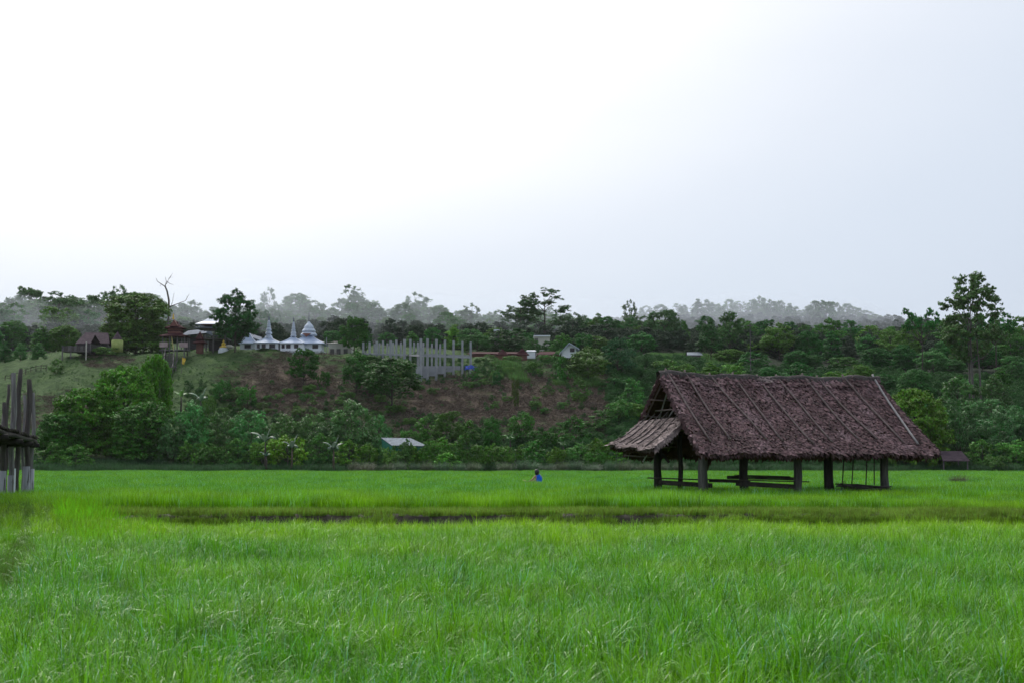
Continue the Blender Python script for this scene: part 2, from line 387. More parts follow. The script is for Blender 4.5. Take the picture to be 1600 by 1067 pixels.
# flat ground: low near paddy, dyke, higher far paddy, then off to the horizon
def dyke_y(x): return 46.0 + .35*math.sin(x*.23) + .2*math.sin(x*.9+1)
def low_z(x, y):
    "ground of the near paddy; at the left it climbs gently to the far one"
    l = max(0, min(1, (-11.5-x)/2.5)); t = max(0, min(1, (y-(dyke_y(x)-4.5))/5.5)); return -.65+.65*t*l
def make_ground():
    xs = np.concatenate([[-2600,-1200,-400,-120], np.arange(-60, 60.1, .75), [120,400,1200,2600]])
    prof = [(-1200,-.65), (-200,-.65), (0,-.65), (10,-.65), (20,-.65), (30,-.65), (40,-.65)]
    V = []; 
    rows = len(prof)
    for d, z in prof:
        for x in xs: V.append((x, d, z))
    dk = [(-.25,-.65), (-.12,-.3), (0,.05), (.15,.13), (.6,.16), (1.1,.12), (1.5,.0), (3,0)]
    for k, (o, z) in enumerate(dk):
        for x in xs:
            xx = max(-60, min(60, x))
            w = .06*math.sin(xx*2.3+k*1.3) + .04*math.sin(xx*5.1+k)
            left = max(0, min(1, (-12-xx)/4))          # the dyke flattens out at the left
            zz = z
            if k in (2,3,4,5): zz = z*(1-left) + w*.6
            if left > 0: zz = zz*(1-left)+left*(-.65+.65*k/7); V.append((x, dyke_y(xx)+o+w-4.3*left*(1-k/7), zz))
            else: V.append((x, dyke_y(xx)+o+w, zz))
    tail = [(60,0), (100,0), (150,0), (204,0), (212,-1.5), (1200,-1.5), (2400,-1.5)]
    for d, z in tail:
        for x in xs: V.append((x, d, z))
    nr = len(prof)+len(dk)+len(tail); n = len(xs); F = []
    for i in range(nr-1):
        for j in range(n-1): F.append((i*n+j, i*n+j+1, (i+1)*n+j+1, (i+1)*n+j))
    tag(link('ground', np_mesh('ground', V, F, M['soil'])), kind='structure')
make_ground()

# ------------------------------------------------------------------ grass and rice
def blades(name, n, h, spread, width, curve, seed, mat, segs=5, lean=.25, hvar=.25):
    "a tuft of n arching blades as one mesh; vertex attribute 'tipness' 0 at the base, 1 at the tip"
    r = random.Random(seed); V = []; F = []; A = []
    for i in range(n):
        a = r.uniform(0, 6.283); rr = spread*math.sqrt(r.random())
        b = Vector((math.cos(a)*rr, math.sin(a)*rr, 0))
        da = a + r.uniform(-1.6, 1.6) if r.random() < .7 else r.uniform(0, 6.283)
        d = Vector((math.cos(da), math.sin(da), 0)); side0 = Vector((-d.y, d.x, 0))
        H = h*r.uniform(1-hvar, 1+hvar); ln = r.uniform(0, lean); cv = curve*r.uniform(.2, 1.3)
        tw = r.uniform(-.7, .7); w = width*r.uniform(.7, 1.2)
        p = b.copy(); ang = math.pi/2 - ln; n0 = len(V); step = H/segs*1.15
        for k in range(segs+1):
            t = k/segs
            ws = w*(1 - t**2.2)*.5 + .0006
            sd = (side0*math.cos(tw*t) + Vector((0,0,1))*math.sin(tw*t)*.6)
            V.append(p - sd*ws); V.append(p + sd*ws); A += [t, t]
            ang -= cv*(t**1.4)*1.0
            p = p + (d*math.cos(ang) + Vector((0,0,1))*math.sin(ang))*step
        for k in range(segs): F.append((n0+2*k, n0+2*k+1, n0+2*k+3, n0+2*k+2))
    me = np_mesh(name, V, F, mat, True)
    at = me.attributes.new('tipness', 'FLOAT', 'POINT'); at.data.foreach_set('value', np.array(A, dtype=np.float32))
    return me
def source_collection(name, meshes, color=None):
    c = bpy.data.collections.new(name)      # never linked to the scene: only feeds the instancing
    if color: mt_ = leaf_mat(name, fixed=color, trans=.4 if ('grass' in name or 'weed' in name) and 'leafy' not in name else .16)
    for i, me in enumerate(meshes):
        if color:
            me = me.copy(); me.materials[0] = mt_
        o = bpy.data.objects.new(name+'_piece', me); c.objects.link(o)
    return c
def scatter(name, pts, coll, smin, smax, label=None, cat=None, seed=1, tilt=.06, kind='stuff', szvar=None):
    "ONE object: geometry nodes put a random piece of coll on every point"
    me = bpy.data.meshes.new(name); me.vertices.add(len(pts)); me.vertices.foreach_set('co', np.asarray(pts, dtype=np.float32)[:, :3].ravel())
    rs = np.random.RandomState(seed)
    s = rs.uniform(smin, smax, len(pts)).astype(np.float32)
    if szvar is not None: s = s*np.asarray(szvar, dtype=np.float32)
    at = me.attributes.new('sz', 'FLOAT', 'POINT'); at.data.foreach_set('value', s)
    ar = me.attributes.new('rot', 'FLOAT_VECTOR', 'POINT')
    rot = np.stack([rs.normal(0, tilt, len(pts)), rs.normal(0, tilt, len(pts)), rs.uniform(0, 6.283, len(pts))], 1).astype(np.float32)
    ar.data.foreach_set('vector', rot.ravel())
    o = link(name, me); tag(o, label, cat, kind=kind)
    ng = bpy.data.node_groups.new(name, 'GeometryNodeTree')
    ng.interface.new_socket('Geometry', in_out='INPUT', socket_type='NodeSocketGeometry')
    ng.interface.new_socket('Geometry', in_out='OUTPUT', socket_type='NodeSocketGeometry')
    N, L = ng.nodes, ng.links
    gi = N.new('NodeGroupInput'); go = N.new('NodeGroupOutput')
    ci = N.new('GeometryNodeCollectionInfo'); ci.inputs['Collection'].default_value = coll
    ci.inputs['Separate Children'].default_value = True; ci.inputs['Reset Children'].default_value = True
    ip = N.new('GeometryNodeInstanceOnPoints'); ip.inputs['Pick Instance'].default_value = True
    a1 = N.new('GeometryNodeInputNamedAttribute'); a1.data_type = 'FLOAT'; a1.inputs['Name'].default_value = 'sz'
    a2 = N.new('GeometryNodeInputNamedAttribute'); a2.data_type = 'FLOAT_VECTOR'; a2.inputs['Name'].default_value = 'rot'
    rv = N.new('FunctionNodeRandomValue'); rv.data_type = 'INT'
    for s_ in rv.inputs:
        if s_.name == 'Min' and s_.type == 'INT': s_.default_value = 0
        if s_.name == 'Max' and s_.type == 'INT': s_.default_value = 1000
    e2r = N.new('FunctionNodeEulerToRotation')
    L.new(gi.outputs[0], ip.inputs['Points']); L.new(ci.outputs[0], ip.inputs['Instance'])
    L.new([s_ for s_ in rv.outputs if s_.type == 'INT'][0], ip.inputs['Instance Index'])
    L.new([s_ for s_ in a2.outputs if s_.enabled and s_.name == 'Attribute'][0], e2r.inputs[0]); L.new(e2r.outputs[0], ip.inputs['Rotation'])
    L.new([s_ for s_ in a1.outputs if s_.enabled and s_.name == 'Attribute'][0], ip.inputs['Scale'])
    L.new(ip.outputs[0], go.inputs[0])
    md = o.modifiers.new('scatter', 'NODES'); md.node_group = ng
    return o

def path_w(x, y):
    "1 on the weedy footpath at the left, 0 in the rice"
    cx = np.interp(y, [8, 16, 24, 34, 46, 60], [-6.6, -7.4, -8.7, -11.6, -15.6, -20.4])
    hw = np.interp(y, [8, 24, 46, 60], [.35, .6, .15, .1])+.2*math.sin(y*1.7)*(1 if y < 42 else .3)+.1*math.sin(y*4.1)*(1 if y < 42 else .3)
    return abs(x-cx) < hw
def gap_w(x, y):
    "low gap between two plots of the near paddy"
    yc = 30.0 + .05*x + .25*math.sin(x*.8)
    xr = (x+11)/14.0
    return -10.5 < x < 4.5 and abs(y-yc) < 1.0*(1-.75*max(0, min(1, xr)))
def near_points(step, y0=10.2, y1=47.0, seed=3):
    r = random.Random(seed); out = []; sz = []
    y = y0
    while y < y1+.4:
        hw = .38*y+2.2; x = -hw
        while x < hw:
            xx = x+r.uniform(-.45, .45)*step; yy = y+r.uniform(-.45, .45)*step
            x += step
            if yy > dyke_y(xx)-.45 and not (xx < -13 and yy < 47.3): continue
            if yy > 47.3: continue
            if path_w(xx, yy) or gap_w(xx, yy): continue
            out.append((xx, yy, low_z(xx, yy)))
            k = 1+.13*math.sin(xx*.7+yy*.4)*math.sin(yy*.55-xx*.3)+.06*math.sin(xx*2.1)*math.sin(yy*1.7)
            if yy > 43: k *= .86
            sz.append(k)
        y += step
    return out, sz
near_src = source_collection('rice_plant', [blades('rice_plant', 50, .55, .075, .0135, .88, 100+i, M['rice_near'], 6, .36, .34) for i in range(10)]
                             + [blades('rice_plant', 36, .56, .06, .013, .3, 200+i, M['rice_near'], 4, .18, .25) for i in range(3)])
pts, sz = near_points(.22)
rv_ = random.Random(91); sz = [k*(1.14 if rv_.random() < .08 else 1) for k in sz]
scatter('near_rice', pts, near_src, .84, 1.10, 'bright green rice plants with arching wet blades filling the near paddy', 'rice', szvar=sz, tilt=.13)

far_src = source_collection('rice_patch', [blades('rice_patch', 150, .56, .5, .017, .34, 300+i, M['rice_far'], 4, .25, .2) for i in range(7)])
def far_points(seed=5):
    r = random.Random(seed); out = []; sz = []
    y = 48.2
    while y < 204.5:
        step = .5 if y < 70 else (.68 if y < 120 else .9)
        hw = .38*y+3; x = -hw
        while x < hw:
            xx = x+r.uniform(-.4, .4)*step; yy = y+r.uniform(-.4, .4)*step; x += step
            if yy < 62 and path_w(xx, yy): continue
            # plot edge slants away at the left end of the dyke
            edge = dyke_y(xx)+(2.2 if xx > -12 else 1.2)
            if 60.2 < yy < 64.5 and 7.5 < xx < 16.8 and r.random() < .6: continue
            if yy < edge: continue
            if yy > 199+2*math.sin(xx*.05) and xx > -20: continue
            out.append((xx, yy, 0)); k = 1+.07*math.sin(xx*.35+yy*.1)
            if xx > 6 and yy < 57: k *= .8
            sz.append(k)
        y += step
    return out, sz
pts, sz = far_points()
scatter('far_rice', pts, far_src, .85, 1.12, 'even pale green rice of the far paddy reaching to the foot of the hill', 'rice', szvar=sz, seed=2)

weed_src = source_collection('weed_tuft', [blades('weed_tuft', 60, .16, .16, .010, .5, 400+i, M['blade'], 3, .7, .5) for i in range(5)], (.17,.27,.035))
r = random.Random(11); pts = []
for i in range(5200):                      # short weeds along the top of the dyke and its face
    x = r.uniform(-18, 24); y = dyke_y(x)+r.uniform(.05, 1.9)
    if r.random() < .25: continue
    pts.append((x, y, .1 if r.random() < .85 else -.1))
for i in range(1500):
    x = r.uniform(-14, 14)
    if math.sin(x*1.1)+math.sin(x*2.7+1)+math.sin(x*.45) > -.1: pts.append((x, dyke_y(x)+r.uniform(-.3, .02), r.uniform(-.45, -.05)))
for i in range(900):                       # tangled weeds where the dyke runs out at the right
    x = r.uniform(8, 22); pts.append((x, dyke_y(x)+r.uniform(-.5, .1), -.35+r.uniform(0,.4)))
scatter('dyke_weeds', pts, weed_src, .6, 1.3, 'short yellowish weeds on the earth dyke between the two paddies', 'weeds', seed=4)
weed2_src = source_collection('path_weed', [blades('path_weed', 60, .26, .2, .010, .6, 450+i, M['blade'], 3, .8, .6) for i in range(5)], (.11,.22,.035))
pts = []
for i in range(5200):
    y = r.uniform(9, 62); cx = np.interp(y, [8, 16, 24, 34, 46, 60], [-6.6, -7.4, -8.7, -11.6, -15.6, -20.4])
    x = cx + r.gauss(0, .55); z = low_z(x, y) if y < 47 else 0
    if math.sin(y*1.3)*math.sin(x*2+y) > .45: continue
    pts.append((x, y, z))
scatter('path_weeds', pts, weed2_src, .6, 1.4, 'low dark weeds trodden along the footpath at the left of the paddy', 'weeds', seed=5)
pts = []
for i in range(1500):
    x = r.uniform(-10.5, 4.5); pts.append((x, 30+.05*x+.25*math.sin(x*.8)+r.uniform(-.9,.9), -.65))
scatter('furrow_weeds', pts, weed2_src, .5, 1.1, 'sparse dark weeds in the furrow between two near rice plots', 'weeds', seed=6)
# tall upright grass on the left bank, yellow-green
tall_src = source_collection('bank_grass_tuft', [blades('bank_grass_tuft', 26, .60, .22, .02, .55, 480+i, M['blade'], 4, .25, .35) for i in range(5)], (.16,.36,.012))
pts = []
for i in range(800):
    y = 47.5-abs(r.gauss(0, 5)); cx = np.interp(y, [33, 47.5], [-10.2, -15.0]); x = cx + abs(r.gauss(0, 1.1))
    if r.random() < .35: continue
    pts.append((x, y, low_z(x, y)))
for i in range(900):
    y = r.uniform(11, 20); cx = np.interp(y, [8, 16, 24], [-6.6, -7.4, -8.7]); pts.append((cx-.9-abs(r.gauss(0, .7)), y, -.65))
scatter('bank_grass', pts, tall_src, .75, 1.1, 'taller yellow-green grass beside the footpath at the left of the paddy', 'grass', seed=7)

# ------------------------------------------------------------------ trees: meshes shared by many trees
def leaf_cloud(P_, N_, L_, W_, rs, droop=0.0):
    "diamond leaves folded along the midrib: points P_, normals N_, lengths L_, widths W_"
    n = len(P_)
    t = rs.normal(0, 1, (n, 3)); t[:, 2] -= droop
    N_ = N_/np.linalg.norm(N_, axis=1, keepdims=True)
    t -= N_*np.sum(t*N_, axis=1, keepdims=True); t /= np.linalg.norm(t, axis=1, keepdims=True)+1e-9
    b = np.cross(N_, t)
    L_ = L_[:, None]; W_ = W_[:, None]
    fold = N_*W_*.35
    V = np.stack([P_-t*L_*.5, P_+b*W_*.5-fold*.5+t*L_*.05, P_+t*L_*.5-fold*.3, P_-b*W_*.5-fold*.5+t*L_*.05], 1).reshape(-1, 3)
    F = np.arange(4*n).reshape(n, 4)
    return V, F
def lobe_leaves(lobes, nleaf, rs, lsize, zs=.8, shell=(.62, 1.06), droop=.3, jit=.75):
    "leaves gathered in sprays, sprays gathered on the lobes of the crown"
    C = np.array([l[:3] for l in lobes]); Rr = np.array([l[3] for l in lobes])
    per = 16; ns = len(lobes)*per
    li = np.repeat(np.arange(len(lobes)), per)
    d = rs.normal(0, 1, (ns, 3)); d[:, 2] += .25; d /= np.linalg.norm(d, axis=1, keepdims=True)
    rad = Rr[li]*rs.uniform(shell[0]*.8, shell[1]*1.12, ns)
    SC = C[li]+d*rad[:, None]*np.array([1, 1, zs]); SR = Rr[li]*rs.uniform(.22, .5, ns)
    w = SR**2; w /= w.sum(); idx = rs.choice(ns, nleaf, p=w)
    g = rs.normal(0, 1, (nleaf, 3)); g /= np.linalg.norm(g, axis=1, keepdims=True); g[:, 2] = g[:, 2]*.8+.15
    Pp = SC[idx]+g*(SR[idx]*rs.uniform(.25, 1.15, nleaf))[:, None]*np.array([1, 1, .7])
    Nn = d[idx]*.45+g*.6+rs.normal(0, jit*.55, (nleaf, 3))+np.array([0, 0, .3])
    sz = lsize*rs.uniform(.6, 1.35, nleaf)
    return leaf_cloud(Pp, Nn, sz, sz*.58, rs, droop)
def tree_meshes(seed, H, Rc, base, nlobe, lr, nleaf, lsize, top=1.0, zs=.78, flat=1.0, trunk_r=.22, bark='bark', shell=(.62, 1.06), mat='leaf', shape='egg', limbs=True, droop=.3):
    rs = np.random.RandomState(seed); r = random.Random(seed)
    lobes = []
    cz = (base+H)/2; hz = (H-base)/2
    tries = 0
    while len(lobes) < nlobe and tries < 4000:
        tries += 1
        a = r.uniform(0, 6.283); zz = r.uniform(-1, 1)
        if shape == 'egg': prof = math.sqrt(max(0, 1-zz*zz))*(1-.18*zz)
        elif shape == 'flat': prof = 1.0*(1-.15*abs(zz))
        elif shape == 'dome': prof = math.sqrt(max(0, 1-max(0, zz)**2))*(1 if zz > 0 else 1-.1*abs(zz))
        else: prof = (1-zz)/2*.9+.15                                   # cone
        rr = Rc*prof*(r.uniform(.35, 1)**.5)
        rad = lr*r.uniform(.65, 1.25)*(1-.25*max(0, zz))
        rr = max(0, min(rr, Rc-rad*.5)) if rr > 0 else 0
        c = (rr*math.cos(a), rr*math.sin(a), cz+zz*(hz-rad*.6), rad)
        if any((c[0]-l[0])**2+(c[1]-l[1])**2+(c[2]-l[2])**2 < (.62*(c[3]+l[3])*.8)**2 for l in lobes) and tries < 3000: continue
        lobes.append(c)
    V, F = lobe_leaves(lobes, nleaf, rs, lsize, zs, shell, droop)
    crown = np_mesh('crown', V, F, M[mat])
    mb = MB(); k = 6; pts = []
    bx, by = r.uniform(-.5, .5), r.uniform(-.5, .5)
    th = base + (H-base)*.7
    for i in range(k+1):
        t = i/k; pts.append((bx*math.sin(t*2.2)*.8, by*math.sin(t*2.6)*.8, -1.2+(th+1.2)*t))
    mb.tube(pts, [trunk_r*(1.35 if i == 0 else 1-.75*i/k) for i in range(k+1)], 7)
    if limbs:
        for l in lobes[:16]:
            z0 = min(th*.92, max(base*.75, l[2]-lr*1.6-.3*math.hypot(l[0], l[1])))
            t = (z0+1.2)/(th+1.2); p0 = Vector((bx*math.sin(t*2.2)*.8, by*math.sin(t*2.6)*.8, z0))
            p2 = Vector(l[:3]); p1 = p0.lerp(p2, .5)+Vector((0, 0, -.12*(p2-p0).length))
            mb.tube([p0, p1, p2], [trunk_r*.42, trunk_r*.28, trunk_r*.1], 5)
    trunk = mb.mesh('trunk', M[bark], True)
    return dict(trunk=trunk, crown=crown, H=H, W=Rc*2)
SP = {
 'round': [tree_meshes(1, 11, 4.6, 1.6, 34, 1.5, 15000, .40, shape='dome'), tree_meshes(2, 12, 4.4, 2.0, 32, 1.5, 15000, .40, shape='egg'), tree_meshes(22, 12, 4.4, 1.6, 38, 1.3, 15000, .40, shape='egg')],
 'tall': [tree_meshes(3, 17, 4.4, 5.5, 36, 1.45, 13000, .42, shape='egg'), tree_meshes(4, 18, 4.6, 5.5, 34, 1.3, 11500, .42, shape='egg', shell=(.2, 1.1)), tree_meshes(5, 16, 4.2, 4, 36, 1.35, 13000, .42, shape='cone')],
 'sparse': [tree_meshes(6, 18, 5.2, 5.5, 46, 1.15, 8600, .42, shape='egg', shell=(.1, 1.2), trunk_r=.26), tree_meshes(7, 17, 5.0, 6.0, 40, 1.15, 7600, .42, shape='dome', shell=(.1, 1.2), trunk_r=.26)],
 'emergent': [tree_meshes(8, 21, 5.3, 7.0, 70, 1.25, 19000, .42, shape='egg', shell=(.1, 1.15), trunk_r=.3, bark='pale_bark')],
 'umbrella': [tree_meshes(9, 12, 5.2, 8.3, 28, 1.0, 5200, .40, shape='flat', zs=.5, shell=(.1, 1.1), trunk_r=.22)],
 'wood': [tree_meshes(10, 13, 4.8, 1.0, 40, 1.5, 16000, .43, shape='dome'), tree_meshes(11, 14, 4.4, 1.0, 36, 1.5, 15000, .43, shape='cone'), tree_meshes(12, 14, 5, 1.5, 36, 1.6, 15000, .45, shape='egg')],
 'bush': [tree_meshes(13, 4.2, 2.0, .0, 22, .75, 4600, .25, shape='dome', trunk_r=.07), tree_meshes(14, 4.0, 2.2, .0, 24, .7, 4800, .25, shape='dome', trunk_r=.07), tree_meshes(15, 4.4, 1.8, .1, 18, .7, 3600, .28, shape='egg', trunk_r=.07, shell=(.3, 1.2))],
 'vine': [tree_meshes(16, 8.5, 4.0, .0, 26, 1.5, 14000, .34, shape='dome', trunk_r=.15, mat='leaf_gloss', droop=.9), tree_meshes(17, 8.0, 3.8, .0, 22, 1.5, 12000, .34, shape='dome', trunk_r=.15, mat='leaf_gloss', droop=.9)],
 'big': [tree_meshes(18, 14, 5.5, .2, 76, 1.75, 36000, .42, shape='dome', trunk_r=.3, shell=(.45, 1.02)), tree_meshes(19, 12, 6.0, .1, 76, 1.8, 36000, .42, shape='dome', trunk_r=.3, shell=(.45, 1.02))],
}
# greens: object colours (real leaf reflectances)
G_DARK, G_MID, G_LIGHT, G_YEL, G_BLUE, G_OLIVE = (.022,.072,.028), (.036,.105,.024), (.055,.14,.026), (.12,.22,.02), (.045,.12,.055), (.055,.095,.026)
PLANTS = []
def plant(sp, px, D, top, width, color, label, name=None, cat='tree', group=None, z=None, var=None, crown_name='crown', rz=None):
    S = SP[sp][var if var is not None else R.randrange(len(SP[sp]))]
    gz = ground_z(px, D) if z is None else z
    H = max(.4, PZ(top, D)-gz); w = width*MPP(D)
    e = empty(name or ('shrub' if cat == 'shrub' else 'forest_tree'), (PX(px, D), D, gz-.05), R.uniform(0, 6.28) if rz is None else rz, label, cat, group)
    sx = w/S['W']/1.05; sz = H/S['H']
    e.scale = (sx, sx, sz)
    j = R.uniform(.85, 1.15)
    g_ = color[1]; color = (color[0]*(1.6 if color[0] < .075 else 1.05), g_*(2.15 if g_ < .1 else (1.75 if g_ < .16 else 1.2)), color[2]*.85)
    link(crown_name, S['crown'], e, color=tuple(c*j for c in color))
    link('trunk' if cat != 'shrub' else 'stem', S['trunk'], e)
    PLANTS.append((e, px, D)); return e

# ---- automatic rows of forest trees, each with its own label
LM = [(70, 'at left edge'), (150, 'above brown thatched huts'), (235, 'above yellow-green hut'), (300, 'behind red gate tower'),
      (370, 'behind white-roofed tower'), (440, 'behind left spired pavilion'), (520, 'behind domed pavilion'), (590, 'above cream house'),
      (660, 'behind left concrete columns'), (745, 'behind right concrete columns'), (830, 'above low red roofs'), (880, 'above flat pale building'),
      (950, 'above white gabled house'), (1040, 'left of bright meadow'), (1150, 'above pale tin roof'), (1215, 'by utility pole'),
      (1300, 'over middle of hut roof'), (1400, 'over right end of hut roof'), (1480, 'right of hut roof'), (1560, 'round tall pale-trunked tree'), (9999, 'at right edge')]
AUTO = []
def where(px): return next(t for a, t in LM if px < a)
def auto_row(x0, x1, step, D, tops, wmul, sps, cols, look, row, group, jx=.3, jt=6, wmin=26, seed=1, skip=()):
    r = random.Random(seed); x = x0
    while x < x1:
        px = x + r.uniform(-jx, jx)*step; x += step*r.uniform(.8, 1.2)
        if any(a < px < b for a, b in skip): continue
        d = D*r.uniform(.96, 1.04)
        top = np.interp(px, tops[0], tops[1]) + r.uniform(-jt*.6, jt)
        sp = r.choice(sps); gz = ground_z(px, d)
        hpx = (PZ(top, d)-gz)/MPP(d)
        if hpx < 12: continue
        S = SP[sp][0]; w = max(wmin, min(step*2.3, hpx*S['W']/S['H']*wmul))*r.uniform(.85, 1.2)
        kinds = {'round': 'rounded', 'tall': 'upright', 'sparse': 'open-crowned', 'wood': 'bushy', 'umbrella': 'flat-topped', 'big': 'spreading', 'bush': 'low bushy', 'vine': 'vine-draped'}
        ci = r.randrange(len(cols)); R.seed(int(px*13+d))
        e = plant(sp, px, d, top, w, cols[ci][0], 'x', group=group)
        AUTO.append((px, f"{cols[ci][1] or look} {kinds.get(sp, 'leafy')} tree, {row}, {where(px)}", e))
def finish_labels():
    from collections import defaultdict
    by = defaultdict(list)
    for px, base, e in AUTO: by[base].append((px, e))
    names = ['first', 'second', 'third', 'fourth', 'fifth', 'sixth', 'seventh', 'eighth', 'ninth', 'tenth', 'eleventh', 'twelfth', 'thirteenth', 'fourteenth', 'fifteenth', 'sixteenth', 'seventeenth', 'eighteenth', 'nineteenth', 'twentieth']
    for base, l in by.items():
        l.sort(key=lambda t: t[0])
        for i, (px, e) in enumerate(l):
            e['label'] = base if len(l) == 1 else f"{base}, {names[min(i, 19)]} from left"

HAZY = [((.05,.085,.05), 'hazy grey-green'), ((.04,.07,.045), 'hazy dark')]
DARKS = [(G_DARK, 'dark'), (G_MID, 'mid-green'), (G_OLIVE, 'olive')]
MIX = [(G_DARK, 'dark green'), (G_DARK, 'dark green'), (G_MID, 'mid-green'), (G_OLIVE, 'olive'), ((.07,.15,.03), 'light green'), (G_BLUE, 'blue-green')]
# far misty ridge on the right
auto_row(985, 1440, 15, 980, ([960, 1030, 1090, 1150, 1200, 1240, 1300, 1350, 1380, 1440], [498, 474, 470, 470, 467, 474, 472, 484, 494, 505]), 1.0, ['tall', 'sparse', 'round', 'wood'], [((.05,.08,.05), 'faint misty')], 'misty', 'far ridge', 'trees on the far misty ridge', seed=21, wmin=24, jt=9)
# hazy wood along the skyline behind the temple
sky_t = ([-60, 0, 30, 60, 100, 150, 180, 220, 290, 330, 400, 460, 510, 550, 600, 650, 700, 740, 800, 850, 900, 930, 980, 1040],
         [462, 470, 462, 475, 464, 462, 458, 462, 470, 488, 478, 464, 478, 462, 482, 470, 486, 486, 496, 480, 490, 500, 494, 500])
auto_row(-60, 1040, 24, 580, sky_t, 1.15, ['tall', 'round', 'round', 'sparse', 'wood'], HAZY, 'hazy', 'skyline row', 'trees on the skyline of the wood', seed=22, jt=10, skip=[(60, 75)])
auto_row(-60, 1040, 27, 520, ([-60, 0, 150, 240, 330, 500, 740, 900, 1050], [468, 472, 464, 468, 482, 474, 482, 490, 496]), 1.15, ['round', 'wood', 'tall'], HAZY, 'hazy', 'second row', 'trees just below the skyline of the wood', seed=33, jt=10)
auto_row(-50, 1050, 37, 470, ([-60, 100, 300, 500, 740, 900, 1050], [482, 478, 492, 490, 494, 498, 500]), 1.1, ['wood', 'round', 'tall'], DARKS, 'dark', 'middle row', 'trees in the middle of the wood', seed=23, jt=12)
auto_row(-60, 250, 34, 385, ([-60, 0, 60, 120, 180, 260], [500, 505, 500, 515, 512, 505]), 1.3, ['wood', 'round', 'big'], DARKS, 'dark', 'front row', 'trees at the front of the left wood', seed=24, jt=10)
auto_row(520, 930, 36, 372, ([500, 560, 700, 800, 930], [520, 512, 510, 514, 520]), 1.25, ['wood', 'round'], MIX, 'dark', 'front row', 'trees behind the concrete columns and red roofs', seed=25, jt=8)
auto_row(-60, 110, 30, 330, ([-60, 0, 60, 110], [535, 530, 540, 548]), 1.3, ['wood', 'round'], MIX, 'dark', 'lowest row', 'trees at the front of the left wood', seed=26, jt=8)
# right-hand wood, rising in rows
auto_row(930, 1700, 34, 455, ([930, 1000, 1070, 1130, 1200, 1260, 1340, 1420, 1500, 1560, 1700], [500, 505, 496, 500, 502, 500, 506, 502, 505, 500, 496]), 1.1, ['wood', 'round', 'tall'], DARKS, 'dark', 'top row', 'trees along the top of the right wood', seed=27, jt=10)
auto_row(940, 1700, 42, 385, ([930, 1050, 1130, 1200, 1300, 1400, 1500, 1600, 1700], [530, 524, 528, 515, 512, 512, 516, 505, 505]), 1.2, ['wood', 'round', 'big'], MIX, 'dark', 'upper row', 'trees in the right wood', seed=28, jt=17, wmin=44, skip=[(1035, 1135)])
auto_row(1140, 1700, 44, 335, ([1100, 1300, 1400, 1500, 1600, 1700], [548, 545, 540, 545, 540, 540]), 1.2, ['wood', 'round', 'big'], MIX, 'dark', 'middle row', 'trees in the right wood', seed=29, jt=17, wmin=44)
auto_row(960, 1700, 48, 292, ([930, 1050, 1150, 1300, 1400, 1500, 1600, 1700], [585, 572, 574, 575, 575, 590, 580, 580]), 1.2, ['wood', 'big', 'round'], MIX, 'green', 'lower row', 'trees in the right wood', seed=30, jt=17, wmin=44)
auto_row(1000, 1700, 50, 255, ([960, 1050, 1300, 1400, 1480, 1560, 1700], [622, 612, 618, 612, 622, 618, 615]), 1.35, ['big', 'vine', 'wood'], MIX+[(G_BLUE, 'blue-green')], 'green', 'front row', 'trees in the right wood', seed=31, jt=17, wmin=44)
auto_row(1010, 1700, 50, 228, ([1000, 1400, 1480, 1700], [655, 650, 660, 652]), 1.4, ['big', 'vine'], MIX+[(G_BLUE, 'blue-green')], 'green', 'lowest row', 'trees at the foot of the right wood', seed=32, jt=17, wmin=44)

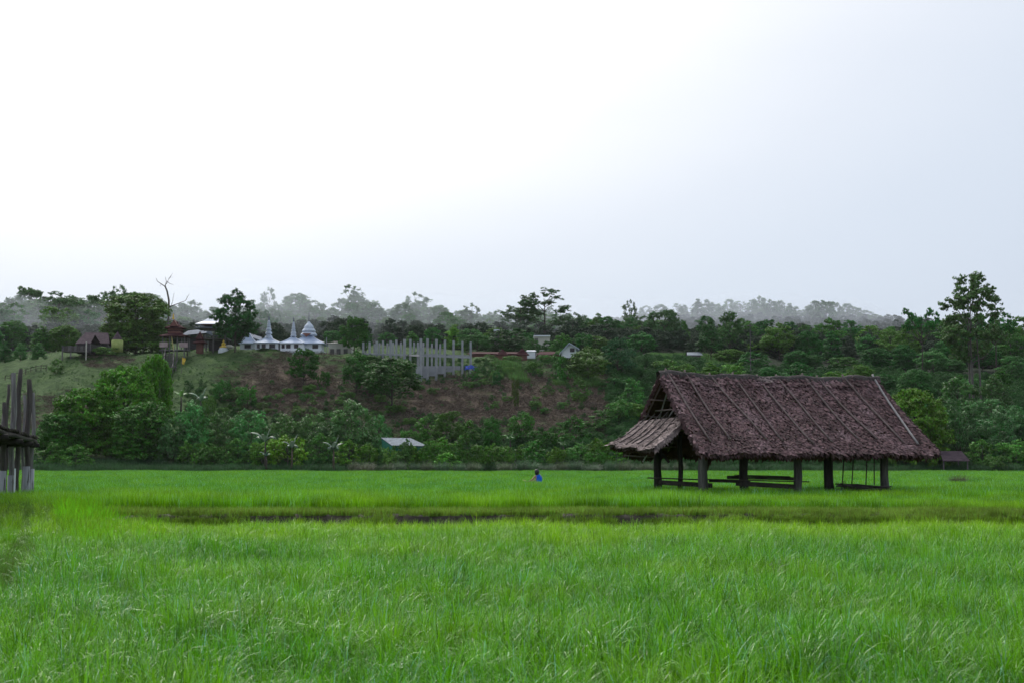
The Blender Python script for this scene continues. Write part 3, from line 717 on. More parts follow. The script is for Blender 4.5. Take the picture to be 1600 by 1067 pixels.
# ---- trees that stand out one by one: sp, px, D, top, width px, colour, label
R.seed(77)
NAMED = [
 ('emergent', 1526, 272, 424, 98, (.05,.075,.045), 'tall tree with pale bare trunks rising above the right wood', 0),
 ('umbrella', 1443, 300, 481, 60, G_DARK, 'flat-topped thin tree on the skyline left of the tall pale-trunked tree', 0),
 ('umbrella', 1560, 330, 488, 74, G_DARK, 'wide flat dark crown just right of the tall pale-trunked tree', 0),
 ('sparse', 850, 430, 449, 88, (.03,.055,.035), 'large open-crowned tree standing tallest on the skyline above the white building', 0),
 ('sparse', 812, 425, 472, 62, (.03,.055,.035), 'dark ragged tree touching the left side of the tallest skyline tree', 1),
 ('sparse', 897, 430, 488, 40, (.03,.055,.035), 'small open tree right of the tallest skyline tree', 1),
 ('round', 36, 560, 446, 62, (.035,.06,.04), 'hazy round-topped tree at the far left of the skyline', 0),
 ('sparse', 85, 500, 453, 58, (.035,.06,.04), 'hazy open tree with sky gaps right of the round left tree', 0),
 ('sparse', 180, 540, 445, 46, (.04,.07,.045), 'hazy tree peeping over the left shoulder of the wide olive tree', 1),
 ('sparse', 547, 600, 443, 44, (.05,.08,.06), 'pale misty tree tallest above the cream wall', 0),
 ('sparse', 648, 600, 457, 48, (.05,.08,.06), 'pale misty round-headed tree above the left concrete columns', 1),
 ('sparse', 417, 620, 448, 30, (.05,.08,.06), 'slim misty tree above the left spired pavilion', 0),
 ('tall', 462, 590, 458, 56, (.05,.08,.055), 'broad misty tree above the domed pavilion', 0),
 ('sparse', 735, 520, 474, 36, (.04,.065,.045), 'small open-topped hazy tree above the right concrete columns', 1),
 ('big', 208, 318, 456, 108, (.05,.072,.03), 'wide dense olive-green tree spreading above the yellow-green hut', 0),
 ('round', 364, 296, 453, 66, (.018,.045,.025), 'very dark tree in front of the white-roofed tower', 1),
 ('round', 551, 306, 492, 42, (.026,.06,.02), 'dark narrow tree at the right end of the cream wall', 0),
 ('round', 1040, 420, 482, 54, (.035,.06,.045), 'grey-green domed tree rising above the pale tin roof on its left', 0),
 ('tall', 1112, 352, 498, 44, (.024,.055,.03), 'dark tree standing just right of the pale tin roof', 2),
 ('tall', 1143, 365, 486, 40, (.035,.065,.035), 'taller leaning tree right of the dark tree by the tin roof', 0),
 ('sparse', 986, 560, 468, 26, (.05,.07,.055), 'thin wispy tree on the skyline left of the misty ridge', 1),
 ('round', 968, 292, 526, 50, (.022,.058,.045), 'blue-green dark rounded tree right of the white gabled house', 0),
 ('round', 920, 285, 541, 58, (.055,.105,.03), 'yellowish leafy tree under the white gabled house', 1),
 ('round', 472, 272, 541, 46, (.028,.07,.022), 'round green tree on the slope below the domed pavilion', 0),
 ('round', 556, 268, 548, 44, (.028,.065,.025), 'green tree on the slope below the cream wall', 1),
 ('tall', 612, 258, 558, 88, (.026,.055,.024), 'ragged dark tree on the slope left of the retaining wall', 0),
 ('wood', 585, 268, 575, 40, (.03,.065,.022), 'small dark tree touching the ragged tree on the slope', 1),
 ('big', 190, 231, 568, 96, (.055,.135,.018), 'tall vine-hung tree with bright top left of the stairway', 0),
 ('big', 238, 240, 553, 62, (.06,.15,.018), 'light-topped tree in front of the stairway', 1),
 ('big', 128, 226, 605, 110, (.055,.135,.018), 'dense green tree left of the vine-hung tree', 1),
 ('big', 96, 222, 640, 80, (.035,.085,.022), 'low dark green tree beside the bridge posts', 0),
 ('big', 225, 222, 625, 100, (.032,.07,.02), 'olive shaded tree right of the vine-hung tree', 0),
 ('bush', 85, 288, 560, 22, (.055,.11,.04), 'lone sapling on the grassy knoll', 2),
 ('big', 1430, 214, 606, 112, (.06,.115,.022), 'yellowish green tree just right of the hut roof', 1),
 ('big', 1382, 219, 640, 70, (.03,.07,.022), 'dark tree hidden behind the right slope of the hut roof', 0),
 ('vine', 1500, 222, 620, 60, (.04,.10,.045), 'vine-smothered tree right of the yellowish tree', 0),
 ('vine', 1560, 218, 645, 58, (.045,.11,.06), 'blue-green vine dome near the right edge', 1),
 ('round', 776, 276, 578, 14, (.02,.06,.035), 'narrow dark young tree alone on the brown slope', 0),
 ('round', 769, 232, 650, 30, (.028,.07,.024), 'dark columnar tree at the foot of the brown slope', 1),
 ('round', 700, 236, 640, 46, (.05,.10,.03), 'rounded green tree at the foot of the slope behind the green shed', 0),
 ('round', 655, 300, 548, 34, (.05,.11,.03), 'light green tree right behind the concrete beam', 1),
 ('wood', 790, 352, 516, 64, (.022,.05,.03), 'dark tree over the low red roofs', 0),
 ('round', 745, 345, 520, 44, (.04,.09,.045), 'mid-green tree right of the last concrete column', 1),
 ('round', 858, 335, 531, 30, (.03,.075,.03), 'dark tree hiding the lower half of the flat pale building', 0), ('round', 832, 333, 528, 26, (.03,.07,.03), 'dark tree at the left edge of the flat pale building', 1),
 ('wood', 868, 322, 532, 34, (.04,.09,.04), 'leafy tree between the white building and the gabled house', 1),
]
for sp, px, D, top, w, c, lab, var in NAMED: plant(sp, px, D, top, w, c, lab, var=var)

# the tall pale tree has three bare stems
t = [e for e, px, D in PLANTS if px == 1526][0]
inv = t.scale
for dx, lean in ((-2.4, .3), (1.1, -.2)):
    mb = MB(); mb.tube([(dx, .6, -1), (dx+lean, .5, 6), (dx+lean*2.2, .2, 12), (dx*.7+lean*2, 0, 16)], [.19, .16, .12, .05], 7)
    mb.build('trunk', M['pale_bark'], t, smooth=True)

# ---- dead tree
def branchy(name, spec, mat, loc, label, cat='tree'):
    e = empty(name, loc, 0, label, cat)
    mb = MB()
    for pts, r0, r1 in spec:
        k = len(pts); mb.tube(pts, [r0+(r1-r0)*i/(k-1) for i in range(k)], 6)
    mb.build('trunk', mat, e, smooth=True); return e
D = 400; g = ground_z(262, D); q = lambda px, py: (P(px, py, D)-Vector((PX(262, D), D, g)))
branchy('dead_tree', [([q(262, 548), q(263, 500), q(264, 470), q(261, 455), q(258, 448)], 0.341, 0.210), ([q(258, 448), q(252, 444), q(246, 440), q(244, 435)], 0.161, 0.049),
    ([q(258, 448), q(260, 440), q(258, 433)], 0.124, 0.042), ([q(260, 444), q(264, 436), q(270, 427)], 0.124, 0.035), ([q(261, 440), q(266, 444), q(271, 445)], 0.093, 0.035), ([q(264, 436), q(267, 433), q(270, 434)], 0.062, 0.028), ([q(252, 444), q(250, 448)], 0.062, 0.028),
    ([q(264, 480), q(280, 474), q(290, 470), q(296, 459)], 0.136, 0.035), ([q(290, 470), q(293, 464), q(290, 462)], 0.074, 0.028), ([q(264, 490), q(270, 470), q(272, 458)], 0.093, 0.028)], M['bark'], (PX(262, D), D, g), 'bare dead tree with forked branches against the sky')

# ---- shrubs at the foot of the hill and on the slope
SHR = [
 # vine-draped bushes with pale glossy leaves
 ('vine', 300, 221, 628, 62, (.075,.14,.065), 'pale glossy vine bush right of the dark vine-hung tree'), ('vine', 345, 222, 640, 58, (.06,.12,.055), 'glossy vine mound between two taller vine bushes'),
 ('vine', 390, 221, 636, 66, (.075,.14,.065), 'glossy vine bush behind the upright banana plant'), ('vine', 440, 222, 648, 60, (.06,.12,.05), 'lower glossy vine mound behind the middle banana plant'),
 ('vine', 490, 222, 642, 60, (.06,.12,.055), 'glossy vine bush behind the drooping banana plant'), ('vine', 548, 221, 627, 78, (.05,.105,.05), 'largest domed vine bush left of the green shed'),
 ('vine', 520, 220, 655, 52, (.05,.11,.06), 'small vine mound leaning on the domed vine bush'), ('vine', 270, 219, 650, 50, (.05,.11,.06), 'low vine bush under the olive shaded tree'),
 ('vine', 590, 226, 645, 40, (.04,.095,.05), 'vine bush just behind the left end of the green shed'),
 # yellow-green shrubs
 ('bush', 446, 213, 672, 70, (.12,.21,.02), 'yellow-green shrub behind the middle banana plant'), ('bush', 410, 214, 680, 40, (.06,.12,.03), 'shrub beside the upright banana plant'),
 ('bush', 545, 213, 686, 46, (.10,.19,.03), 'bright shrub right of the drooping banana plant'), ('bush', 575, 214, 690, 36, (.07,.14,.03), 'shrub left of the green shed'),
 ('bush', 655, 213, 692, 38, (.10,.19,.025), 'bright shrub in front of the green shed'), ('bush', 625, 214, 692, 34, (.04,.09,.045), 'dark blue-green shrub hiding the shed wall'),
 ('bush', 686, 214, 680, 50, (.05,.12,.025), 'rounded green shrub right of the green shed'), ('bush', 700, 210, 706, 44, (.10,.24,.03), 'bright fresh green shrub low at the field edge'),
 ('bush', 728, 215, 676, 44, (.045,.10,.03), 'dark green shrub behind the bright fresh one'), ('bush', 760, 214, 686, 46, (.05,.11,.025), 'green shrub at the field edge below the columnar tree'),
 ('bush', 800, 214, 688, 50, (.05,.11,.025), 'dense green shrub left of the crouching person'), ('bush', 840, 215, 686, 46, (.035,.085,.028), 'dark shrub straight behind the crouching person'),
 ('bush', 872, 214, 696, 38, (.07,.14,.025), 'light shrub right of the crouching person'), ('bush', 905, 216, 690, 50, (.05,.12,.045), 'green shrub beside the small banana clump'),
 ('bush', 940, 215, 682, 52, (.05,.10,.022), 'shrub left of the lean-to roof'), ('bush', 965, 214, 692, 44, (.085,.15,.022), 'yellowish shrub touching the lean-to roof'),
 ('bush', 930, 212, 700, 36, (.04,.09,.025), 'low dark shrub left of the lean-to'),
 ('bush', 370, 215, 684, 44, (.05,.11,.04), 'shrub left of the upright banana plant'), ('bush', 335, 214, 690, 46, (.045,.10,.035), 'shrub behind the left field bank'),
 ('bush', 300, 215, 682, 44, (.05,.11,.03), 'shrub under the pale glossy vine bush'), ('bush', 500, 216, 676, 36, (.09,.13,.05), 'pale dry-looking shrub above the drooping banana plant'),
 ('bush', 80, 214, 690, 44, (.045,.11,.03), 'shrub right of the bridge deck'), ('bush', 120, 213, 694, 46, (.05,.12,.035), 'shrub under the dense green tree'),
 # on the slope
 ('bush', 345, 262, 592, 34, (.035,.08,.035), 'dark bush on the green slope below the golden statue'), ('bush', 385, 258, 597, 34, (.035,.08,.03), 'bush on the slope right of the dark bush'),
 ('bush', 325, 250, 615, 26, (.06,.12,.04), 'leafy weed bush low on the green slope'), ('bush', 505, 270, 575, 20, (.035,.075,.03), 'small bush on the brown slope right of the round tree'),
 ('bush', 665, 240, 650, 40, (.045,.09,.03), 'bush above the right end of the green shed'), ('bush', 640, 236, 665, 34, (.04,.08,.03), 'bush directly above the green shed roof'),
 ('bush', 735, 238, 655, 34, (.05,.11,.03), 'bush between the rounded tree and the columnar tree'), ('bush', 815, 240, 642, 44, (.04,.085,.03), 'wide bush on the lower brown slope'),
 ('bush', 850, 232, 664, 50, (.03,.07,.022), 'dark bush at the foot of the slope behind the person'), ('bush', 895, 236, 650, 46, (.035,.08,.028), 'bush low on the slope, left of the lean-to roof tip'),
 ('bush', 935, 245, 640, 50, (.045,.10,.04), 'bush at the right foot of the brown slope'), ('bush', 968, 250, 622, 46, (.05,.12,.045), 'bright bush climbing the right side of the slope'),
 ('bush', 985, 262, 590, 44, (.035,.085,.035), 'bush behind the gable of the hut'), ('bush', 880, 285, 556, 36, (.04,.095,.035), 'dark hedge bush below the white building'),
 ('bush', 835, 288, 563, 30, (.05,.11,.035), 'bush at the crest below the low red roofs'), ('bush', 742, 282, 573, 22, (.03,.07,.03), 'bush under the blue tarpaulin'),
 ('bush', 805, 262, 583, 12, (.05,.055,.03), 'withered little bush on the upper slope'), ('bush', 905, 268, 590, 30, (.05,.10,.04), 'bush under the yellowish leafy tree'),
 ('bush', 160, 300, 541, 40, (.055,.115,.035), 'grassy bush beside the dark thatched roof'), ('bush', 410, 299, 544, 18, (.03,.06,.02), 'low shrub by the left spired pavilion'),
 ('bush', 575, 295, 553, 34, (.035,.08,.025), 'bush hiding the feet of the left concrete columns'), ('bush', 625, 288, 557, 36, (.035,.075,.025), 'bush below the middle concrete columns'),
 ('bush', 1040, 300, 560, 40, (.06,.13,.035), 'light bush left of the bright meadow'), ('bush', 1150, 290, 562, 40, (.06,.13,.035), 'light bush right of the bright meadow'),
 ('bush', 1480, 212, 700, 30, (.05,.11,.03), 'bush behind the dark thatched shelter'), ('bush', 1535, 214, 686, 50, (.06,.13,.045), 'tall reedy bush right of the dark shelter'),
 ('bush', 1585, 213, 684, 54, (.06,.14,.045), 'tall reedy bush at the right edge'), ('bush', 1640, 213, 684, 54, (.06,.14,.045), 'tall reedy bush beyond the right edge'),
 ('bush', 1555, 208, 705, 34, (.09,.17,.05), 'low pale bush in front of the reedy bushes'),
 ('bush', 762, 303, 553, 30, (.045,.10,.035), 'bush at the left end of the low red roofs'), ('bush', 800, 302, 554, 34, (.05,.11,.035), 'bush below the middle of the low red roofs'),
 ('bush', 858, 301, 551, 32, (.04,.10,.035), 'bush hiding the dark red roofed house'), ('bush', 878, 300, 546, 30, (.035,.09,.03), 'bush at the left wall of the white gabled house'),
 ('bush', 608, 213, 690, 30, (.05,.11,.045), 'leafy shrub over the left corner of the green shed'), ('bush', 642, 212.5, 694, 34, (.07,.14,.03), 'leafy shrub before the middle of the green shed'),
 ('bush', 668, 212, 690, 30, (.05,.12,.03), 'leafy shrub over the right corner of the green shed'), ('bush', 628, 211.5, 703, 40, (.06,.12,.05), 'low weedy shrub along the green shed wall'),
 ('bush', 634, 211, 683, 24, (.05,.10,.045), 'thin leafy shrub rising over the middle of the shed roof'), ('bush', 610, 211, 697, 26, (.07,.13,.04), 'pale shrub at the foot of the shed wall'),
 ('vine', 1500, 262, 588, 60, (.04,.09,.03), 'vine-draped tree hiding the left foot of the tall pale trunks'), ('vine', 1552, 260, 590, 58, (.045,.10,.035), 'vine-draped tree hiding the right foot of the tall pale trunks'),
 ('vine', 1450, 224, 655, 50, (.035,.08,.03), 'dark vine mound under the yellowish tree'), ('vine', 1600, 226, 632, 60, (.045,.11,.06), 'blue-green vine curtain at the right edge'),
]
for sp, px, D, top, w, c, lab in SHR: plant(sp, px, D, top, w, c, lab, name='shrub', cat='shrub', crown_name='foliage')
wood_src = source_collection('wood_mass', [SP['wood'][0]['crown'], SP['wood'][2]['crown'], SP['round'][0]['crown']], (.03,.062,.028))
r = random.Random(31); pts = []
for i in range(1500):
    px = r.uniform(-300, 1800); D = r.uniform(385, 640)
    pts.append((PX(px, D), D, ground_z(px, D)-1.5))
for i in range(500):
    px = r.uniform(940, 1500); D = r.uniform(820, 1010); pts.append((PX(px, D), D, ground_z(px, D)-1.5))
scatter('far_wood', pts, wood_src, .42, .68, 'lower storey of the hazy wood behind the single trees', 'wood', seed=15)
# small anonymous shrubs of the slope, alike
r = random.Random(5); n = 0
for i in range(175):
    px = r.uniform(300, 990); D = r.uniform(238, 288)
    if D > 270 and px < 560: D -= 20
    if bare(px, D) > .55 and r.random() < .35: continue
    gpy = 722-(ground_z(px, D)-CAMZ)*FPX/D
    h = r.uniform(5, 15); R.seed(i)
    c = r.choice([(.045,.10,.035), (.035,.08,.03), (.06,.12,.04), (.05,.075,.03)])
    plant('bush', px, D, gpy-h, h*r.uniform(1.2, 1.9), c, 'x', name='shrub', cat='shrub', group='small shrubs scattered over the slope', crown_name='foliage')
    AUTO.append((px, f"small low shrub, {'upper' if D > 268 else ('middle' if D > 252 else 'lower')} slope, " + next(t for a, t in ((360, 'below the golden statue'), (440, 'below the left spired pavilion'), (520, 'below the domed pavilion'), (590, 'below the cream house'), (655, 'left of the retaining wall'), (745, 'below the concrete columns'), (830, 'below the low red roofs'), (900, 'below the white gabled house'), (9999, 'nearest the hut gable')) if px < a), PLANTS[-1][0]))

# undergrowth: clumps nobody could count
under_src = source_collection('undergrowth_clump', [blades('slope_grass', 60, .6, .7, .06, .5, 903, M['blade'], 3, .7, .4), blades('slope_grass', 50, .9, .5, .07, .5, 901, M['blade'], 3, .5, .4), blades('slope_grass', 40, .7, .6, .08, .6, 902, M['blade'], 3, .8, .4)], (.055,.125,.035))
leafy_src = source_collection('leafy_weed', [SP['bush'][2]['crown'], SP['bush'][0]['crown']], (.045,.13,.03))
r = random.Random(8); pts = []; szv = []
for i in range(9000):
    px = r.uniform(-150, 1050); D = r.uniform(212, 306)
    b = bare(px, D)
    if r.random() < b*1.02: continue
    pts.append((PX(px, D), D, ground_z(px, D)-.1)); szv.append(r.uniform(.35, .8) if r.random() < .3 else r.uniform(.6, 1))
scatter('hillside_undergrowth', pts, under_src, .25, .55, 'mixed grass and leafy weeds covering the slope', 'undergrowth', seed=9, szvar=szv)
pts = []; szv = []
for i in range(3600):
    px = r.uniform(285, 1050); D = r.uniform(214, 300)
    b = bare(px, D); u = r.random()
    if u < b*1.15 or (D > 275 and px < 560): continue
    pts.append((PX(px, D), D, ground_z(px, D)-.1)); szv.append(1 if b < .1 and D < 245 else .55)
scatter('leafy_weeds', pts, leafy_src, .2, .55, 'leafy weeds and seedlings dotted over the slope and its foot', 'weeds', seed=19, szvar=szv)
for i in range(1): 
    pts = []
    for i in range(6500):
        px = r.uniform(950, 1750); D = r.uniform(212, 330); pts.append((PX(px, D), D, ground_z(px, D)-.1))
    scatter('forest_undergrowth', pts, leafy_src, .25, .55, 'dark undergrowth on the floor of the right wood', 'undergrowth', seed=10)
# dry cut stalks on the bare slope
def twigs(seed):
    r = random.Random(seed); mb = MB()
    for i in range(26):
        a = Vector((r.uniform(-1,1), r.uniform(-1,1), r.uniform(0,.15))); d = Vector((r.gauss(0,1), r.gauss(0,1), r.uniform(.0,.8))).normalized()*r.uniform(.4,1.1)
        mb.tube([a, a+d], [.035, .015], 3, False)
    return mb.mesh('dry_stalks', M['stalk'])
M['stalk'] = noise_mat('dry_stalks', [(.06,.045,.036), (.13,.10,.08), (.22,.18,.14)], .6, .9, .2, island=.5)
tw_src = source_collection('stalk_heap', [twigs(i) for i in range(4)])
pts = []
while len(pts) < 3600:
    px = r.uniform(0, 1000); D = r.uniform(225, 303)
    if r.random() < bare(px, D): pts.append((PX(px, D), D, ground_z(px, D)))
scatter('dry_stalks', pts, tw_src, .5, 1.2, 'dry cut stalks and twigs lying on the brown slope', 'cut stalks', seed=12)
# bright meadow behind the hut roof
mead_src = source_collection('meadow_grass', [blades('meadow_grass', 60, .8, .9, .07, .5, 911, M['blade'], 3, .5, .4)], (.075,.15,.04))
pts = []
for i in range(2600):
    px = r.uniform(1020, 1150); D = r.uniform(306, 372); pts.append((PX(px, D), D, ground_z(px, D)))
for i in range(1500):
    px = r.uniform(770, 960); D = r.uniform(270, 300)
    if math.sin(px*.05)+math.sin(px*.11+D*.2) < .35 or D < 280: continue
    pts.append((PX(px, D), D, ground_z(px, D)))
scatter('meadow_grass', pts, mead_src, .7, 1.3, 'light green meadow grass on the crest of the hill', 'grass', seed=13)
# verge along the far edge of the paddy
verge_src = source_collection('verge_grass', [blades('verge_grass', 80, 1.3, .45, .06, .7, 920+i, M['blade'], 4, .45, .4) for i in range(3)], (.045,.10,.04))
pts = []
for i in range(3600):
    px = r.uniform(-150, 1750); D = r.uniform(206.5, 214)
    if 540 < px < 1100: D = r.uniform(210, 216)
    pts.append((PX(px, D), D, ground_z(px, D)-.1 if D > 207 else -.3))
for i in range(900):
    px = r.uniform(50, 400); D = r.uniform(214, 220); pts.append((PX(px, D), D, ground_z(px, D)))
scatter('verge_grass', pts, verge_src, .5, 1.0, 'rough dark grass along the far edge of the paddy', 'grass', seed=14)

# grass tussocks at the far edge, each its own thing
TUS = [blades('foliage', 620, 1.6, .75, .04, 1.15, 930+i, M['blade'], 5, .5, .25) for i in range(3)]
tus = [(571, 40, (.10,.115,.07), 'round grey-green grass tussock at the left end of the edge row'), (553, 20, (.10,.115,.07), 'small grey tussock left of the round one')]
x = 606; k = 0
edge_words = ['first', 'second', 'third', 'fourth', 'fifth', 'sixth', 'seventh', 'eighth', 'ninth', 'tenth', 'eleventh', 'twelfth', 'thirteenth', 'fourteenth', 'fifteenth', 'sixteenth', 'seventeenth', 'eighteenth', 'nineteenth', 'twentieth']
while x < 1075 and k < 20:
    w = r.uniform(22, 36)
    tus.append((x, w, r.choice([(.075,.105,.055), (.06,.11,.055), (.08,.12,.07)]), f"drooping grass tussock at the field edge, {edge_words[k]} right of the green shed's left corner")); x += w*r.uniform(.75, 1.0)+(22 if k == 6 else 0); k += 1
for px, w, c, lab in tus:
    D = r.uniform(206.2, 207.5); e = empty('grass_tussock', (PX(px, D), D, -.1), r.uniform(0, 6.28), lab, 'grass tussock', 'grass tussocks along the far edge of the paddy')
    s = w*MPP(D)/3.0; e.scale = (s, s, r.uniform(1.0, 1.35)); link('foliage', TUS[k % 3], e, color=tuple(v*1.4 for v in c)); k += 1

# ---- banana plants
def banana_leaf(L, Wd, droop, seed):
    r = random.Random(seed); V = []; F = []; n = 9
    p = Vector((0, 0, 0)); a = 1.15
    for i in range(n+1):
        t = i/n; w = Wd*(math.sin(math.pi*min(1, .06+t*.94))**.6)*(1 if t > .08 else .2)
        up = Vector((0, 0, 1)); d = Vector((math.cos(a), 0, math.sin(a))); nn = Vector((-math.sin(a), 0, math.cos(a)))
        for s_ in (-1, -.5, 0, .5, 1):
            V.append(p + Vector((0, s_*w*.5, 0)) - nn*abs(s_)*w*.22 + nn*r.uniform(-.02, .02)*w*5*abs(s_))
        p = p + d*L/n; a -= droop*(.6+t)/n
    for i in range(n):
        for k in range(4): F.append((i*5+k, i*5+k+1, i*5+k+6, i*5+k+5))
    return np_mesh('leaf', V, F, M['leaf_gloss'], True)
BL = [banana_leaf(2.0, .62, 1.6, 1), banana_leaf(1.8, .6, 2.5, 2), banana_leaf(1.6, .55, 3.2, 3), banana_leaf(1.9, .5, .5, 4)]
def banana(px, D, base_py, top_py, nl, label, c, droopy=False):
    z = PZ(base_py, D); e = empty('banana_plant', (PX(px, D), D, z), 0, label, 'banana plant', 'banana plants at the foot of the hill')
    H = PZ(top_py, D)-z; rr = random.Random(px); hs = H*.62
    MB().tube([(0,0,-.6), (.03,0,hs*.5), (0,0,hs)], [.17, .13, .08], 8).build('stem', M['stalk'] if droopy else M['bark'], e, smooth=True)
    for i in range(nl):
        m = BL[3] if i == 0 else (BL[2] if droopy and i % 2 else BL[1 if i % 2 else 0])
        l = link('leaf', m, e, (0, 0, hs-.05), (0, -.25 if i == 0 else 0, i*2.4+rr.uniform(-.3, .3)), color=c)
        s = H*.42/1.6*rr.uniform(.85, 1.15); l.scale = (s, s, s)
banana(414, 208, 722, 670, 6, 'upright banana plant with a tall stem, leftmost at the field edge', (.12,.19,.12))
banana(416, 207.4, 728, 702, 5, 'small banana sucker at the foot of the upright banana plant', (.06,.14,.09))
banana(456, 208, 726, 683, 6, 'middle banana plant with broad pale drooping leaves', (.13,.2,.14), True)
banana(521, 207.5, 727, 686, 9, 'wide banana plant with many hanging leaves right of the other two', (.12,.18,.13), True)
banana(797, 218, 704, 676, 6, 'banana clump with an upright bright leaf behind the shrubs', (.09,.2,.06))
banana(880, 216, 708, 688, 6, 'small banana clump on the lower slope left of the lean-to', (.10,.2,.07))
banana(908, 217, 708, 690, 6, 'small pale banana clump right of the other slope banana', (.12,.2,.10))
banana(281, 229, 640, 606, 5, 'banana plant with one bright upright leaf under the stairway', (.10,.21,.05))
banana(312, 224, 655, 608, 5, 'banana plant with long arching leaves above the vine bushes', (.08,.15,.09))

# ------------------------------------------------------------------ thatched field hut
HUT = empty('thatched_field_hut', (PX(1230, 61.5), 61.5, 0), 0, 'open thatched field hut with a brown leaf roof standing in the rice', 'hut')
HO = Vector(HUT.location)
PHI = math.radians(19)
AX = Vector((math.cos(PHI), math.sin(PHI), 0)); BK = Vector((-math.sin(PHI), math.cos(PHI), 0))
RL = P(1033, 586, 62.0)                     # left end of the ridge
def ridge_pt(px):                           # ridge point seen at column px
    k = (px-800)/FPX; s = (k*RL.y-RL.x)/(AX.x-k*AX.y); return RL+AX*s, s
RR, RLEN = ridge_pt(1369)
ZR = RL.z
ZE = 2.2; HWF = 3.85                       # front eave height, half width
def slope_pt(s, t, side=1):
    "s along the ridge (m), t 0 at the ridge .. 1 at the eave; the eave reaches further out at both ends"
    f = s/RLEN
    s2 = s + t*(-.05*(1-f)+ .62*f)
    sag = -.10*math.sin(math.pi*f)*(1-t) - .10*math.sin(math.pi*t)*.8
    wob = .04*math.sin(s*2.1+t*3)+.03*math.sin(s*4.7)
    return RL + AX*s2 - BK*side*HWF*t + Vector((0, 0, (ZE-ZR)*t + sag + wob))
def hp(v): return Vector(v)-HO
def slab(fn, ns, nt, th, name, mat, parent):
    V = []; F = []
    for o in (0, -th):
        for i in range(ns+1):
            for j in range(nt+1):
                V.append(hp(fn(i/ns, j/nt))+Vector((0, 0, o)))
    n = (ns+1)*(nt+1); w = nt+1
    for i in range(ns):
        for j in range(nt):
            a = i*w+j
            F.append((a, a+w, a+w+1, a+1)); F.append((n+a, n+a+1, n+a+w+1, n+a+w))
    for i in range(ns):
        F.append((i*w, n+i*w, n+(i+1)*w, (i+1)*w)); a = i*w+nt; F.append((a, a+w, n+a+w, n+a))
    for j in range(nt):
        F.append((j, j+1, n+j+1, n+j)); a = ns*w+j; F.append((a, n+a, n+a+1, a+1))
    return link(name, np_mesh(name, V, F, mat), parent)
def leaf_rows(fn, Ls, Lt, name, mat, parent, seed, size=(.25, .135), dens=1.15, down=None, lift=.055, fringe=True):
    "overlapping dry leaves pinned in rows: fn(u, v) -> point, u along, v down the slope"
    rs = random.Random(seed); V = []; F = []
    rows = int(Lt/.11)
    for j in range(rows+1):
        v = j/rows
        n = int(Ls/.085*dens)
        for i in range(n):
            u = (i+rs.uniform(-.6, .6))/n; vv = v+rs.uniform(-.5, .5)/rows
            u = min(1.004, max(-.004, u))
            p = fn(min(1, max(0, u)), min(1, max(0, vv)))
            e = .02; q = fn(min(1, max(0, u)), min(1, max(0, vv))+e); dwn = (q-p).normalized()
            sd = (fn(min(1, u+.01), vv if vv < 1 else 1)-fn(max(0, u-.01), vv if vv < 1 else 1)).normalized()
            nr = sd.cross(dwn); 
            if nr.z < 0: nr = -nr
            a = rs.gauss(0, .45); dd = dwn*math.cos(a)+sd*math.sin(a); ss = sd*math.cos(a)-dwn*math.sin(a)
            l = size[0]*rs.uniform(.6, 1.3); w = size[1]*rs.uniform(.6, 1.25)
            li = rs.uniform(.2, 1.0)*lift; cu = rs.uniform(-.03, .085)
            c0 = hp(p)+nr*(.035+rs.uniform(0, .025)); n0 = len(V)
            V += [c0-ss*w*.3, c0+ss*w*.3, c0+dd*l*.5+ss*w*.5+nr*(li*.5-.02), c0+dd*l*.5+nr*(li+.012), c0+dd*l*.5-ss*w*.5+nr*(li*.5-.02), c0+dd*l+nr*(li*.5+cu)]
            F += [(n0, n0+1, n0+3), (n0+1, n0+2, n0+3), (n0, n0+3, n0+4), (n0+2, n0+5, n0+3), (n0+4, n0+3, n0+5)]
    me = np_mesh(name, V, F, mat); o = link(name, me, parent); o['kind'] = 'stuff'; return o
def fringe(fn_pt, n, name, mat, parent, seed, L=(.12, .34), w=.13):
    rs = random.Random(seed); V = []; F = []
    for i in range(n):
        u = rs.random(); p, out = fn_pt(u); l = rs.uniform(*L); c = hp(p)+Vector((rs.uniform(-.03, .03), rs.uniform(-.03, .03), rs.uniform(-.05, .08)))
        a = rs.uniform(-.5, .5); dn = Vector((0, 0, -1))*.75+out*rs.uniform(0, .7); dn.normalize(); sd = AX*math.cos(a)+out*math.sin(a)
        n0 = len(V); ww = w*rs.uniform(.6, 1.2)
        V += [c-sd*ww*.4, c+sd*ww*.4, c+dn*l*.5+sd*ww*.5, c+dn*l+sd*rs.uniform(-.04,.04)+out*rs.uniform(-.04,.05), c+dn*l*.5-sd*ww*.5]
        F += [(n0, n0+1, n0+4), (n0+1, n0+2, n0+4), (n0+2, n0+3, n0+4)]
    o = link(name, np_mesh(name, V, F, mat), parent); o['kind'] = 'stuff'; return o
front = lambda u, v: slope_pt(u*RLEN, v, 1)
back = lambda u, v: slope_pt(u*RLEN, v, -1)
SL = math.hypot(HWF, ZR-ZE)
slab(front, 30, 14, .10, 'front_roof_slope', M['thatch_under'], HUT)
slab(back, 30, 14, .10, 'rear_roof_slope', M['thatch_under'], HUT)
leaf_rows(front, RLEN+.6, SL, 'front_thatch', M['thatch'], HUT, 1)
leaf_rows(back, RLEN+.6, SL, 'rear_thatch', M['thatch'], HUT, 2, dens=.45)
fringe(lambda u: (slope_pt(u*RLEN, .985, 1), -BK), 900, 'eave_fringe', M['thatch'], HUT, 3)
fringe(lambda u: (slope_pt(u*RLEN, .97, 1)-Vector((0,0,.1))+BK*.1, -BK), 900, 'dark_eave_fringe', M['thatch_under'], HUT, 4, L=(.15, .38))
